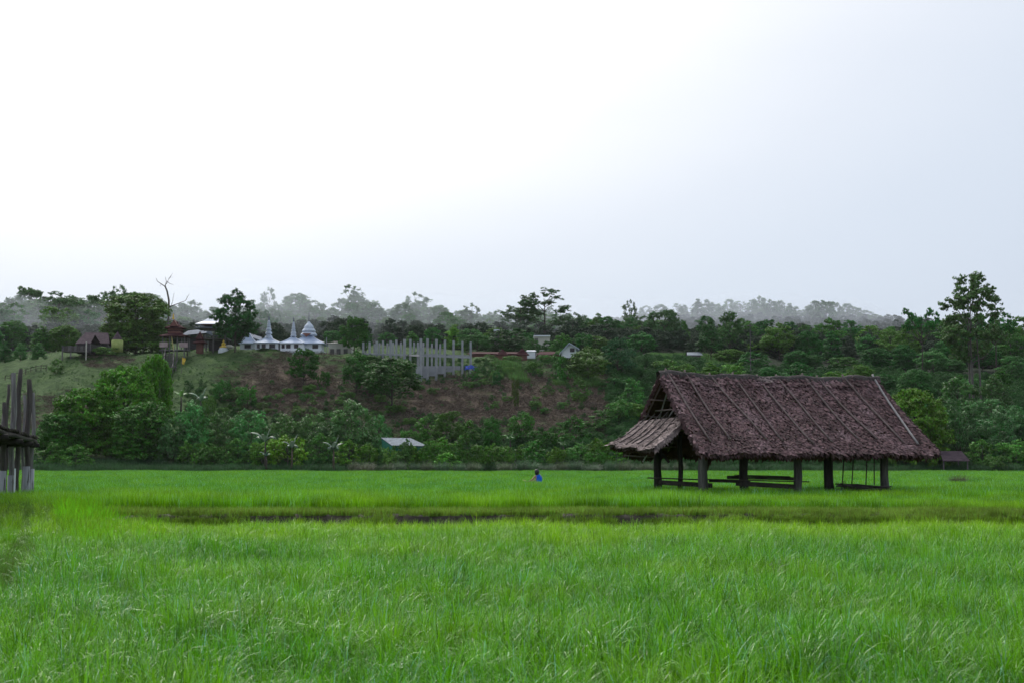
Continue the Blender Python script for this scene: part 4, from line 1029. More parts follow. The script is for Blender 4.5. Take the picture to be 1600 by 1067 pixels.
fringe(lambda u: (slope_pt(u*RLEN, .99, -1)-Vector((0,0,.05)), BK), 900, 'rear_eave_fringe', M['thatch_under'], HUT, 5, L=(.15, .4))
for sd in (1, -1):
    fringe(lambda u, sd=sd: (slope_pt(-.02, u, sd), -AX), 420, 'gable_fringe', M['thatch'], HUT, 6+sd, L=(.08, .24))
    fringe(lambda u, sd=sd: (slope_pt(RLEN+.0, u, sd), AX), 420, 'gable_fringe', M['thatch'], HUT, 8+sd, L=(.08, .24))
# ridge cap: a rough roll of leaves
V = []; F = []
rs = random.Random(9); nseg = 44
for i in range(nseg+1):
    s = -.15+(RLEN+.3)*i/nseg; c = hp(slope_pt(min(RLEN, max(0, s)), 0)+AX*(s-min(RLEN, max(0, s))))
    for k in range(8):
        a = math.pi*k/7; rr = .15*rs.uniform(.8, 1.2)
        V.append(c - BK*math.cos(a)*rr*1.3 + Vector((0, 0, math.sin(a)*rr+.04 if 0 < k < 7 else -.14)))
for i in range(nseg):
    for k in range(7): F.append((i*8+k, i*8+k+1, i*8+k+9, i*8+k+8))
link('ridge_cap', np_mesh('ridge_cap', V, F, M['log_dark']), HUT)
leaf_rows(lambda u, v: slope_pt(u*RLEN, v*.10, 1)+Vector((0,0,.09)), RLEN, .4, 'ridge_thatch', M['thatch'], HUT, 12, dens=.8)
leaf_rows(lambda u, v: slope_pt(min(RLEN, RLEN*.44+u*.6), v*.04, 1)+Vector((0,0,.16)), .6, .25, 'torn_ridge_patch', M['thatch_pale'], HUT, 14, dens=1.5)
# poles laid over the thatch (photo columns at the ridge and at their lower end)
def solve_slope(px, py):
    best = None
    for s0 in range(0, 201):
        for t0 in range(2, 101, 2):
            s = -0.3+(RLEN+.6)*s0/200; t = t0/100; p = slope_pt(s, t, 1)
            k = p.y*math.cos(PITCH)+(p.z-CAMZ)*math.sin(PITCH); u = 800+FPX*p.x/k; v = 533.5-FPX*((p.z-CAMZ)*math.cos(PITCH)-p.y*math.sin(PITCH))/k
            e = (u-px)**2+(v-py)**2
            if best is None or e < best[0]: best = (e, s, t)
    return best[1], best[2]
POLES = [(1041, 1111, 697), (1071, 1141, 693), (1110, 1197, 690), (1147, 1224, 694), (1187, 1258, 688), (1215, 1270, 697), (1254, 1299, 695), (1278, 1346, 697), (1319, 1371, 692), (1366, 1434, 698)]
POLES = [(1041, 1111, 697), (1071, 1141, 693), (1110, 1199, 692), (1146, 1222, 692), (1184, 1271, 697), (1214, 1300, 695), (1255, 1343, 694), (1278, 1370, 693), (1318, 1413, 697), (1365, 1434, 698)]
for i, (a, b, y) in enumerate(POLES):
    _, s0 = ridge_pt(a); s1, t1 = solve_slope(b, y)
    pts = []
    for k in range(9):
        t = k/8; pts.append(hp(slope_pt(s0+(s1-s0)*t, t1*t, 1))+Vector((0, -.02, .165+.02*math.sin(k+i))))
    pts.insert(0, pts[0]+(pts[0]-pts[1])*.12+Vector((0,0,.05)))
    o = MB().tube(pts, .042 if i < 9 else .05, 7).build('roof_pole', M['bamboo'] if i < 9 else M['bamboo_pale'], HUT, smooth=True)
    if i == 9: o['label'] = 'pale straight pole near the right end of the roof'
# rafters and purlins under the roof
for sd in (1, -1):
    for k in range(13):
        s = .12+(RLEN-.25)*k/12
        MB().tube([hp(slope_pt(s, t, sd))+Vector((0, 0, -.16)) for t in (0, .25, .5, .75, .97)], .04, 6).build('rafter', M['bamboo'], HUT, smooth=True)
    for t in (.22, .42, .62, .82, .95):
        MB().tube([hp(slope_pt(RLEN*k/10+(-.1 if k == 0 else 0), t, sd))+Vector((0, 0, -.24)) for k in range(11)], .035, 6).build('purlin', M['bamboo'], HUT, smooth=True)
MB().tube([hp(slope_pt(RLEN*k/8, 0))+Vector((0,0,-.2)) for k in range(9)], .07, 8).build('ridge_beam', M['plank'], HUT, smooth=True)
# gable struts seen inside the left gable
gp = lambda t, sd, dz=0, s=.35: hp(slope_pt(s, t, sd))+Vector((0, 0, dz))
MB().tube([gp(.35, -1, -.3), gp(.35, 1, -.3)], .035, 6).build('gable_tie', M['bamboo'], HUT)
MB().tube([gp(.62, -1, -.3), gp(.62, 1, -.3)], .04, 6).build('gable_tie', M['bamboo'], HUT)
MB().tube([gp(.04, 1, -.25), gp(.9, -1, -.35, .9)], .035, 6).build('gable_brace', M['bamboo_pale'], HUT)
MB().tube([gp(.25, 1, -.35), gp(.8, -1, -1.0, .5)], .035, 6).build('gable_brace', M['bamboo_pale'], HUT)
# tie beams on the posts
for t in (.62,):
    for sd in (1, -1):
        MB().tube([hp(slope_pt(.1, t, sd))*1+Vector((0,0,-.35)), hp(slope_pt(RLEN-.1, t, sd))+Vector((0,0,-.35))], .075, 8).build('wall_plate', M['post_dark'], HUT, smooth=True)
for s in (.6, 4.2, 8.0):
    MB().tube([hp(slope_pt(s, .62, 1))+Vector((0,0,-.42)), hp(slope_pt(s, .62, -1))+Vector((0,0,-.42))], .07, 8).build('cross_beam', M['post_dark'], HUT, smooth=True)
# posts: column, distance, width px, material
def roof_under(x, y):
    v = Vector((x, y, 0))-Vector((RL.x, RL.y, 0)); s = v.dot(AX); d = v.dot(BK)
    t = abs(d)/HWF; return ZR+(ZE-ZR)*t-.15-.1*math.sin(math.pi*min(1,t))
for px, D, w, mt, lean in ((1027, 61.6, 12, 'post_dark', .03), (1063, 61.0, 7, 'post_dark', 0), (1098, 59.4, 14, 'post', .02), (1162, 60.6, 13, 'post_dark', -.02), (1246, 61.2, 12, 'post', 0), (1295, 62.2, 14, 'post_dark', -.10), (1382, 62.6, 12, 'post', -.05)):
    x = PX(px, D); z1 = roof_under(x, D); z1 = {1027: 2.45, 1063: 3.0}.get(px, max(2.2, min(z1, 4.6))); rr = w*MPP(D)/2; r = random.Random(px)
    pts = []; rd = []
    for k in range(10):
        t = k/9; pts.append(Vector((x+lean*(t-.3)*1.5+.02*math.sin(k*1.3+px), D+.01*math.cos(k), -.3+(z1+.3)*t))-HO); rd.append(rr*(1.12-.12*t)*r.uniform(.95, 1.05))
    MB().tube(pts, rd, 10).build('post', M[mt], HUT, smooth=True)
for dx in (-.25, -.12, .08):      # stakes bundled round the foot of the dark middle post
    x = PX(1162, 60.3)+dx; MB().tube([Vector((x, 60.3, -.3))-HO, Vector((x+.02, 60.3, .72+dx))-HO], .05, 6).build('stake', M['post_dark'], HUT, smooth=True)
# lean-to roof at the left gable
LT = [P(1074, 651, 60.4), P(1022, 702, 58.6), P(1012, 652, 63.9), P(954, 695, 62.8)]   # top-front, eave-front, top-back, eave-back
LT[2] = P(1004, 658, 63.4)
def lean(u, v):
    a = LT[2].lerp(LT[0], u); b = LT[3].lerp(LT[1], u); p = a.lerp(b, v); p.z += -.12*math.sin(math.pi*v)+.05*math.sin(u*14)*v; return p
slab(lean, 14, 8, .08, 'lean_to_roof', M['thatch_under'], HUT)
leaf_rows(lean, 4.2, 2.6, 'lean_to_thatch', M['thatch_pale'], HUT, 21, size=(.26, .13), dens=1.1)
fringe(lambda u: (lean(u, .98), -AX), 420, 'lean_to_fringe', M['thatch_pale'], HUT, 22, L=(.06, .2), w=.1)
fringe(lambda u: (lean(1.0, u), -BK), 320, 'lean_to_fringe', M['thatch_pale'], HUT, 23, L=(.08, .24), w=.1)
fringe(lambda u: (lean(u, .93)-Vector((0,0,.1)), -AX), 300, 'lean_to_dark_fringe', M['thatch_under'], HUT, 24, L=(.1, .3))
for u in (.06, .2, .34, .48, .62, .78):
    MB().tube([hp(lean(u, v))+Vector((0, -.03, .12)) for v in (-.12, 0, .3, .6, .97)], .026, 6).build('batten', M['log_dark'], HUT, smooth=True)
# dark infill below the gable between lean-to and eave
MB().tube([hp(P(1072, 655, 60.6)), hp(P(1108, 706, 59.0))], .06, 6).build('gable_rafter', M['post_dark'], HUT)
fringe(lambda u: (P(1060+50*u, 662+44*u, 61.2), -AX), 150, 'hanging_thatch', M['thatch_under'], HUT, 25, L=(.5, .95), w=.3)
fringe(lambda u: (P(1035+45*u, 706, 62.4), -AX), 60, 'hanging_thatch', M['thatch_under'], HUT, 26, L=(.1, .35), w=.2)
MB().box(hp(P(1040, 715, 62)), (.5, .03, .12), rot=Matrix.Rotation(.9, 3, 'Y')).build('loose_board', M['plank'], HUT)
# bench and sleeping platform
def plank_between(a, b, h, w, name, mt='plank', parent=HUT):
    a, b = hp(a), hp(b); d = b-a; m = (a+b)/2; rot = d.to_track_quat('X', 'Z').to_matrix()
    return MB().box(m, (d.length, w, h), rot=rot).build(name, M[mt], parent)
plank_between(P(1014, 746, 61.2), P(1108, 749, 60.0), .05, .35, 'bench_board')
plank_between(P(1030, 753, 60.9), P(1113, 758, 59.9), .20, .06, 'bench_rail')
plank_between(P(1096, 748, 60.0), P(1262, 752, 61.4), .05, .30, 'platform_board')
plank_between(P(1150, 754.5, 60.4), P(1246, 760, 61.2), .20, .07, 'platform_rail')
plank_between(P(1108, 750.5, 60.1), P(1172, 752, 60.6), .12, .07, 'platform_rail')
for k in range(5):
    plank_between(P(1138+k*3, 747-k*1.4, 60.9+k*.45), P(1240-k*2, 749-k*1.3, 62.0+k*.45), .035, .26, 'platform_board')
plank_between(P(1136, 745, 62.8), P(1160, 744.5, 62.9), .14, .1, 'bearer'); plank_between(P(1180, 746, 62.9), P(1198, 746, 63), .12, .1, 'bearer'); plank_between(P(1224, 747, 63.1), P(1241, 747.5, 63.2), .14, .1, 'bearer')
plank_between(P(1157, 743.5, 62.9), P(1240, 745.5, 63.3), .04, .25, 'platform_board')
for px, D in ((1083, 60.6), (1133, 60.6), (1205, 61), (1140, 62.8), (1235, 63)):
    plank_between(Vector((PX(px, D), D, -.2)), Vector((PX(px, D), D, .55)), .09, .09, 'platform_leg', 'post_dark')

# hanging swing-rack of sticks
SW = empty('hanging_stick_rack', (PX(1345, 61.8), 61.8, .45), 0, 'rack of sticks hanging on four ropes under the right end of the hut', 'rack')
SO = Vector(SW.location)
for px, dx in ((1316, 3), (1331, 3), (1353, 2), (1366, 0)):
    MB().tube([P(px, 757, 61.8)-SO, P(px+dx*.5, 735, 61.8)-SO, P(px+dx, 700, 61.8)-SO], .028, 5).build('rope', M['plank'], SW)
r = random.Random(4)
for i in range(34):
    a = P(1310+r.uniform(-6, 10), 757+r.uniform(-2, 8), 61.8+r.uniform(-.35, .35)); b = P(1378+r.uniform(-12, 18), 762+r.uniform(-3, 6), 61.8+r.uniform(-.35, .35))
    m = a.lerp(b, .5)+Vector((0, 0, r.uniform(-.06, .06)))
    MB().tube([a-SO, m-SO, b-SO], [.03, .025, .02], 5).build('stick', M['log_dark' if i % 3 else 'plank'], SW)
for i in range(8):
    a = P(1312+r.uniform(-4, 6), 758, 61.8); b = a+Vector((r.uniform(-.25, .3), r.uniform(-.3, .1), r.uniform(.05, .25)))
    MB().tube([a-SO, b-SO], [.02, .01], 4).build('stick', M['log_dark'], SW)

# dark thatched shelter far behind at the right
def gable_hut(name, px, D, w, base, top, eave, label, roofm, wallm=None, depth=5, rz=0, cat='hut', over=1.0):
    z0 = ground_z(px, D) if base is None else PZ(base, D); e = empty(name, (PX(px, D), D, z0), rz, label, cat)
    W2 = w*MPP(D)/2; zt = PZ(top, D)-z0; ze = PZ(eave, D)-z0; d = depth/2
    mb = MB(); th = .12
    for s in (-1, 1):
        mb.add([(-W2*over*.8, 0, zt), (W2*over*.8, 0, zt), (W2*over, s*d, ze), (-W2*over, s*d, ze), (-W2*over*.8, 0, zt-th), (W2*over*.8, 0, zt-th), (W2*over, s*d, ze-th), (-W2*over, s*d, ze-th)],
               [(0,1,2,3), (7,6,5,4), (3,2,6,7), (0,3,7,4), (1,5,6,2)])
    mb.build('roof', M[roofm], e)
    if wallm: MB().box((0, 0, (ze-.1)/2-.3), (W2*1.7, d*1.7, ze+.5)).build('wall', M[wallm], e)
    for sx in (-1, 1):
        for sy in (-1, 1): MB().tube([(sx*W2*.88, sy*d*.85, -.5), (sx*W2*.88, sy*d*.85, ze)], .1, 6).build('post', M['grey_wood'], e)
    return e
gable_hut('thatched_shelter', 1486, 209, 42, None, 704, 719, 'dark low thatched shelter at the field edge right of the hut', 'brown_roof', depth=5)
gable_hut('low_shelter', 1455, 210, 34, None, 715, 721, 'low dark roof just left of the far thatched shelter', 'brown_roof', depth=4, name_=None) if False else None

# green shed
SH = empty('green_shed', (PX(632, 219), 219, ground_z(632, 219)), 0, 'small green shed with a pale tin roof half hidden by shrubs', 'shed'); o_ = Vector(SH.location)
q = lambda px, py, D: P(px, py, D)-o_
mb = MB(); A = [q(595, 683, 217), q(642, 684, 217), q(668, 696, 213), q(612, 695, 213)]
mb.add(A+[a-Vector((0,0,.08)) for a in A], [(0,3,2,1), (4,5,6,7), (0,1,5,4), (1,2,6,5), (2,3,7,6), (3,0,4,7)]); mb.build('roof', M['shed_tin'], SH)
mb = MB(); mb.add([q(596,684,217), q(598, 712, 217), q(611, 712, 213.2), q(611, 696, 213.2), q(642,686,217), q(645,712,217), q(666,712,213.2), q(666,697,213.2)], [(0,1,2,3), (3,2,6,7), (7,6,5,4), (4,5,1,0)]); mb.build('wall', M['green_net'], SH)

# brown clod of weeds in the rice at the right, seen as a darker tuft
e = empty('weed_clump', (PX(1497, 90), 90, 0), 0, 'small brownish weed clump standing in the rice right of the hut', 'weed clump'); s = link('foliage', TUS[0], e, color=(.07,.08,.035)); e.scale = (.5, .5, .62)

# ------------------------------------------------------------------ bamboo and log bridge at the left
BR = empty('log_bridge', (PX(20, 60), 60, 0), 0, 'weathered wooden footbridge with tall rough log posts entering at the left edge', 'bridge'); BO = Vector(BR.location)
# deck runs from the near left to its end at column 55
d0 = Vector((-14.4, 36, 0)); d1 = P(26, 686, 62.5)
dd = (d1-d0); dl = dd.length; dn = dd.normalized(); sdw = dn.cross(Vector((0,0,1))).normalized()
zdeck = d1.z
def deck_pt(t, s): return Vector((d0.x+dd.x*t, d0.y+dd.y*t, zdeck+.03*math.sin(t*30)))+sdw*s - BO
r = random.Random(3); n = int(dl/.16)
pm = []
for k in range(4):
    rr = random.Random(k); V = MB(); V.box((0, 0, 0), (.15, 1.8, .04)); pm.append(V.mesh('deck_slat', M['plank' if k % 2 else 'log_dark']))
ang = math.atan2(dn.y, dn.x)
for i in range(n):
    o = link('deck_slat', pm[i % 4], BR, deck_pt((i+.5)/n, r.uniform(-.06, .06))+Vector((0,0,.06+r.uniform(-.015, .02))), (r.uniform(-.03,.03), r.uniform(-.06,.06), ang+r.uniform(-.05, .05)))
for s in (-.8, 0, .8):
    MB().tube([deck_pt(t/8, s)-Vector((0,0,.08)) for t in range(9)], .09, 8).build('deck_beam', M['post_dark'], BR, smooth=True)
for t in (.30, .56, .80, .97):
    MB().tube([deck_pt(t, -1.0)-Vector((0,0,.24)), deck_pt(t, 1.0)-Vector((0,0,.24))], .10, 8).build('cross_log', M['post_dark'], BR, smooth=True)
def log_post(px, D, top, w, mt, base=None, concrete=None, seed=0):
    r = random.Random(px*3+seed); x = PX(px, D); z1 = PZ(top, D); rr = w*MPP(D)/2; pts = []; rd = []
    for k in range(14):
        t = k/13; pts.append(Vector((x+.04*math.sin(k*.9+px), D+.02*math.sin(k*1.7), -.3+(z1+.3)*t))-BO); rd.append(rr*r.uniform(.88, 1.08)*(1.05-.1*t))
    rd[-1] *= .8
    mb = MB(); n = 10
    mb.tube(pts, rd, n)
    me = mb.mesh('post', M[mt], True)
    for v in me.vertices:      # weathered furrows
        k = v.index % n; v.co.x += .02*math.sin(k*2.4)+r.uniform(-.008, .008)
    o = link('post', me, BR)
    if concrete:
        MB().tube([Vector((x, D, -.3))-BO, Vector((x, D, PZ(concrete, D)))-BO], [rr*1.32, rr*1.27], 10).build('concrete_foot', M['concrete'], o, smooth=True)
log_post(18, 57.5, 582, 8.5, 'log', concrete=742)
log_post(27, 60, 576, 8, 'log_dark')
log_post(42, 60.5, 592, 8.5, 'log_dark', concrete=728)
log_post(50, 62, 613, 6, 'log', concrete=732)
log_post(36, 62.5, 617, 5, 'log', concrete=None)
log_post(3, 61, 630, 6, 'log')
log_post(9, 63.0, 600, 5, 'log_dark')
log_post(5, 57, 628, 8, 'log_dark', concrete=735)
log_post(-30, 50, 560, 10, 'log', concrete=745)
log_post(-52, 44, 540, 11, 'log_dark', concrete=748)
MB().box(P(23, 750, 57.2)-BO, (.05, .05, .95)).build('marker_stake', M['white_wall'], BR)

# ------------------------------------------------------------------ temple on the hill
def body_box(e, w, d, h, mat, name='wall', z=0):
    return MB().box((0, 0, z+h/2-.4), (w, d, h+.8)).build(name, M[mat], e)
def hip_roof(e, w, d, z, h, top=.12, mat='blue_metal', name='roof', flare=.12, n=4):
    "four-sided roof with slightly curved slopes and a fascia"
    prof = [(1.0, -.12), (1.0, 0), (.72, h*.22+flare*0), (.42, h*.55), (top, h), (0.001, h)]
    V = []; F = []
    for rr, zz in prof:
        for sx, sy in ((-1,-1), (1,-1), (1,1), (-1,1)): V.append((sx*rr*w/2, sy*rr*d/2, z+zz))
    for i in range(len(prof)-1):
        for k in range(4): F.append((i*4+k, i*4+(k+1)%4, (i+1)*4+(k+1)%4, (i+1)*4+k))
    F.append((3, 2, 1, 0))
    return MB().add(V, F).build(name, M[mat], e)
def window(wall, x, y, z, w, h, mat='opening'):
    o = MB().box((x, y, z), (w, .12, h)).build('window', M[mat], wall)
    return o
def pavilion(px, D, w_px, wall_px, base, eave, rooftop, tiers, tip, label, rz=0, roofm='blue_metal', tierm='pale_metal', wins=((-.3, .2), (.3, .2)), name='pavilion', n=8, group=None):
    m = MPP(D); z0 = PZ(base, D); e = empty(name, (PX(px, D), D, z0), rz, label, 'pavilion', group)
    W = w_px*m; WW = wall_px*m; he = PZ(eave, D)-z0; hr = PZ(rooftop, D)-z0
    wall = body_box(e, WW, WW*.9, he, 'white_wall')
    MB().box((0, 0, .1), (WW*1.08, WW*.98, .3)).build('plinth', M['white_wall'], e)
    for fx, fw in wins:
        window(wall, fx*WW, -WW*.45, he*.58, fw*WW, he*.5)
    for fx in (-.5, .5):
        MB().box((fx*WW*1.0, -WW*.46, he*.5-.1), (.22, .22, he+.2)).build('pillar', M['white_wall'], e)
    hip_roof(e, W, W*.9, he, hr-he, top=.14, mat=roofm)
    for sx in (-1, 1):            # ridge ribs
        MB().tube([(sx*W*.5, -W*.45, he+.03), (sx*W*.36, -W*.324, he+(hr-he)*.22+.05), (sx*W*.21, -W*.189, he+(hr-he)*.55+.06), (sx*W*.07, -W*.063, hr+.03)], .07, 5).build('roof_rib', M['white_metal'], e)
    for cy_, rpx, th in tiers:
        z = PZ(cy_, D)-z0; rr = rpx*m
        MB().lathe([(rr*.6, -.10*th), (rr, -.16*th), (rr*1.03, -.06*th), (rr*.8, .14*th), (rr*.45, .30*th)], n, (0, 0, z)).build('roof_tier', M[tierm], e)
    zt = PZ(tiers[-1][0], D)-z0; zz = PZ(tip, D)-z0
    core = [(tiers[0][1]*m*.50, hr-.5), (tiers[0][1]*m*.42, hr), (tiers[-1][1]*m*.35, zt)]
    MB().lathe(core+[(.14, zt+.4), (.2, zt+.5), (.08, zt+.7), (.12, zt+.85), (.03, zz)], n).build('spire', M['grey_metal'], e)
    return e
TG = 'white pavilions with tiered roofs on the hill crest'
pavilion(386, 306, 30, 22, 549, 537, 523, [(523, 3, 1.0), (521, 1.6, .8)], 520, 'small white pavilion with a plain blue roof, right of the very dark tree', group=TG, wins=((0, .45),))
pavilion(417, 302, 42, 35, 549.5, 536.5, 527, [(527, 6.2, 2.2), (520, 5.2, 1.7), (514.5, 4.2, 1.5), (509.5, 3.1, 1.2), (506, 2.6, 1.0), (502.5, 2.0, 1.0)], 494, 'slender spired white pavilion, leftmost of the two slim spires', group=TG, wins=((-.38, .13), (-.14, .18), (.24, .26)))
pavilion(456, 301, 40, 34, 549.5, 537, 527, [(524, 4.6, 1.6), (520, 4.2, 1.4), (515.5, 3.3, 1.3), (511.5, 2.9, 1.1), (508, 2.2, 1.0), (505, 1.7, .9)], 495, 'slim spired white pavilion tucked against the domed pavilion', group=TG, wins=((-.4, .14), (-.16, .2), (.2, .2)))
P3 = pavilion(480, 305, 56, 44, 550, 538, 523, [(522, 12.8, 2.2), (516, 10.5, 2.2), (510.5, 7.5, 2.2), (506.5, 3.4, 1.6)], 488, 'largest white pavilion with three stacked round grey tiers', group=TG, wins=((-.2, .2), (.3, .2)), n=14)
MB().add([(-1.0, -3.3, PZ(523, 305)-PZ(550, 305)), (1.0, -3.3, PZ(523, 305)-PZ(550, 305)), (0, -3.7, PZ(529, 305)-PZ(550, 305)), (-1.0, -3.1, PZ(523, 305)-PZ(550, 305)), (1.0, -3.1, PZ(523, 305)-PZ(550, 305)), (0, -3.5, PZ(529, 305)-PZ(550, 305))], [(0,1,2), (5,4,3), (0,2,5,3), (1,4,5,2)]).build('gable_board', M['red_wood'], P3)
# long grey roof behind
D = 316; e = empty('long_roofed_hall', (PX(395, D), D, ground_z(395, D)), 0, 'hall with a long sloping grey roof between the first two pavilions', 'building'); o_ = Vector(e.location)
A = [P(381, 518, D)-o_, P(409, 527, D-3)-o_, P(409, 532, D-7)-o_, P(381, 523, D-4)-o_]
MB().add(A+[a-Vector((0,0,.15)) for a in A], [(0,3,2,1), (4,5,6,7), (0,1,5,4), (1,2,6,5), (2,3,7,6), (3,0,4,7)]).build('roof', M['grey_metal'], e)
MB().box((0, 0, 1.2), (3.4, 2, 3.6)).build('wall', M['grey_wood'], e)
# cream walled house
D = 312; e = empty('cream_house', (PX(531, D), D, ground_z(531, D)), 0, 'low cream building right of the domed pavilion', 'building'); m = MPP(D)
body_box(e, 36*m, 4, PZ(537, D)-e.location.z, 'cream_wall')
hip_roof(e, 40*m, 4.6, PZ(537, D)-e.location.z, .5, top=.6, mat='cream_wall')
for fx in (-12, -2, 9): MB().box((fx*m, -2.05, .9), (.9, .1, 1.3)).build('window', M['grey_wood'], e)
for px in (508, 512): MB().tube([(PX(px, 304), 304, ground_z(px, 304)-.3), (PX(px, 304), 304, PZ(527 if px == 508 else 536, 304))], .08, 6)
for px, tp, lab in ((508, 527, 'thin grey post right of the domed pavilion'), (490, 489, None)):
    if lab:
        e = empty('pole', (PX(px, 300), 300, ground_z(px, 300)), 0, lab, 'pole'); MB().tube([(0,0,-.5), (0,0,PZ(tp, 300)-e.location.z)], .09, 6).build('shaft', M['concrete'], e)

# red gate tower
D = 296; m = MPP(D); z0 = PZ(556, D)
e = empty('red_gate_tower', (PX(270, D), D, z0), 0, 'dark red two-tiered gate tower with a gold finial', 'tower'); h = lambda py: PZ(py, D)-z0
hip_roof(e, 44*m, 34*m, h(526), h(517)-h(526), top=.5, mat='red_roof', name='lower_roof')
hip_roof(e, 29*m, 24*m, h(513), h(503)-h(513), top=.2, mat='red_roof', name='upper_roof')
MB().box((0, 0, h(517.5)), (20*m, 16*m, h(513)-h(521))).build('roof_drum', M['red_wood'], e)
W_r = 13*m
MB().add([(-W_r*.5, -13*m, h(511)), (W_r*.5, -13*m, h(511)), (0, -12*m, h(501)), (-W_r*.5, 0, h(511)), (W_r*.5, 0, h(511)), (0, 0, h(501))], [(0,1,2), (1,4,5,2), (0,2,5,3)]).build('dormer', M['red_wood'], e)
for s in (-1, 1):
    MB().tube([(s*8.3*m, -11*m, h(508)), (s*8.5*m, -11*m, h(501))], [.14, .05], 5).build('corner_finial', M['grey_wood'], e)
MB().lathe([(.2, 0), (.24, .3), (.12, .6), (.16, .8), (.03, h(491)-h(500))], 8, (0, -2, h(501))).build('finial', M['gold'], e)
for x, y in ((-17, -11), (17, -11), (-17, 11), (17, 11), (-6, -12), (6, -12)):
    MB().tube([(x*m, y*m, -1.5), (x*m, y*m, h(526))], .14, 6).build('post', M['grey_wood'], e)
MB().box((0, 0, h(547.5)), (44*m, 24*m, .22)).build('floor', M['grey_wood'], e)
MB().box((-15*m, -12.6*m, h(539.5)), (13*m, .12, 7.5*m)).build('side_panel', M['pink_panel'], e)
MB().box((16*m, -12.6*m, h(540)), (13*m, .12, 7.5*m)).build('side_panel', M['pink_panel'], e)
MB().tube([(-3*m, -12*m, h(526)), (1*m, -13*m, h(549))], .1, 5).build('brace', M['yellow'], e)
# stairway down the slope
SWY = empty('wooden_stairway', (PX(266, 285), 285, PZ(580, 285)), 0, 'grey wooden stairway with railings climbing to the red gate tower', 'stairway'); so = Vector(SWY.location)
flights = [(P(265, 552, 292), P(263, 572, 284), 14), (P(263, 576, 283), P(254, 600, 273), 15), (P(254, 600, 273), P(243, 640, 258), 15)]
for a, b, w in flights:
    n = 9; W_s = w*MPP(a.y)
    for k in range(n):
        p = a.lerp(b, (k+.5)/n)-so; MB().box(p, (W_s, .95, .12)).build('step', M['grey_wood'], SWY)
    for s in (-1, 1):
        off = Vector((s*W_s/2, 0, 0))
        MB().tube([a+off+Vector((0,0,1.1))-so, b+off+Vector((0,0,1.1))-so], .07, 5).build('rail', M['grey_wood'], SWY)
        for k in range(4):
            p = a.lerp(b, k/3)+off-so; MB().tube([p-Vector((0,0,2.2)), p+Vector((0,0,1.3))], .09, 5).build('rail_post', M['grey_wood'], SWY)
for (px, py, D, w) in ((266, 573, 284, 18), (251, 600, 273, 20)):
    MB().box(P(px, py, D)-so, (w*MPP(D), 1.8, .18)).build('landing', M['pink_panel'] if py > 590 else M['grey_wood'], SWY)
    for s in (-1, 1):
        p = P(px+s*w*.48, py, D)-so; MB().tube([p-Vector((0,0,2.5)), p+Vector((0,0,1.3))], .11, 6).build('rail_post', M['grey_wood'], SWY)
# yellow flag
D = 281; e = empty('yellow_flag', (PX(281, D), D, ground_z(281, D)), 0, 'small yellow flag on a stick beside the stairway', 'flag'); z = e.location.z
MB().tube([(0,0,-.3), (0,0,PZ(557, D)-z)], .05, 5).build('stick', M['grey_wood'], e)
V = [(.05+.0*k, 0, PZ(558+k*2, D)-z) for k in range(6)]; V2 = [(x_+(.75-.07*k), .12*math.sin(k*1.4), z_-.2) for k, (x_, _, z_) in enumerate(V)]
mb = MB(); vv = [v for p in zip(V, V2) for v in p]; vv2 = [(a, b+.03, c) for a, b, c in vv]
mb.add(vv+vv2, [(2*k, 2*k+1, 2*k+3, 2*k+2) for k in range(5)]+[(12+2*k+2, 12+2*k+3, 12+2*k+1, 12+2*k) for k in range(5)]); mb.build('cloth', M['gold'], e)
# small red shrine
D = 300; m = MPP(D); e = empty('red_shrine', (PX(309, D), D, PZ(548, D)), 0, 'small red shrine with a stacked dark roof between gate tower and white-roofed tower', 'shrine'); h = lambda py: PZ(py, D)-PZ(548, D)
body_box(e, 10*m, 8*m, h(536), 'red_wood')
hip_roof(e, 22*m, 16*m, h(536), h(529)-h(536), top=.5, mat='red_roof', name='roof'); hip_roof(e, 13*m, 10*m, h(529.5), h(518)-h(529), top=.1, mat='red_roof', name='upper_roof')
# grey tin hall behind
D = 318; m = MPP(D); e = empty('tin_roofed_hall', (PX(302, D), D, PZ(546, D)), 0, 'long hall with a blue-grey tin roof behind the red shrine', 'building'); h = lambda py: PZ(py, D)-PZ(546, D)
mb = MB(); mb.add([(-18*m, -4, h(527)), (22*m, -4, h(523)), (22*m, 0, h(513)), (-12*m, 0, h(517)), (22*m, 4, h(523)), (-18*m, 4, h(527))], [(0,1,2,3), (3,2,4,5), (0,3,5), (1,4,2)]); mb.build('roof', M['grey_metal'], e)
for x in (-16, -4, 8, 20): MB().tube([(x*m, -3.6, -1), (x*m, -3.6, h(525))], .15, 6).build('post', M['grey_wood'], e)
MB().box((0, 1, h(537)), (34*m, 3, h(528)-h(546))).build('wall', M['opening'], e)
# white-roofed tower
D = 304; m = MPP(D); z0 = PZ(548, D); e = empty('white_roofed_tower', (PX(335, D), D, z0), 0, 'open two-storey tower with a bright white pyramid roof', 'tower'); h = lambda py: PZ(py, D)-z0
hip_roof(e, 58*m, 44*m, h(508), h(491)-h(508), top=.06, mat='white_metal')
hip_roof(e, 60*m, 48*m, h(514), h(508.5)-h(514), top=.75, mat='grey_metal', name='lower_roof')
MB().box((0, -19*m, h(508.5)), (40*m, .2, .5)).build('fascia', M['red_wood'], e)
for x in (-19, -2, 16): 
    for y in (-16, 14): MB().box((x*m, y*m, h(525)/1-4.0), (.32, .32, h(512)-h(548)+3.2 if False else (h(512)+1.0)*1.0+2)).build('column', M['yellow' if x == -19 and y < 0 else 'grey_wood'], e)
MB().box((0, 0, h(530.5)), (40*m, 32*m, .25)).build('floor', M['grey_wood'], e)
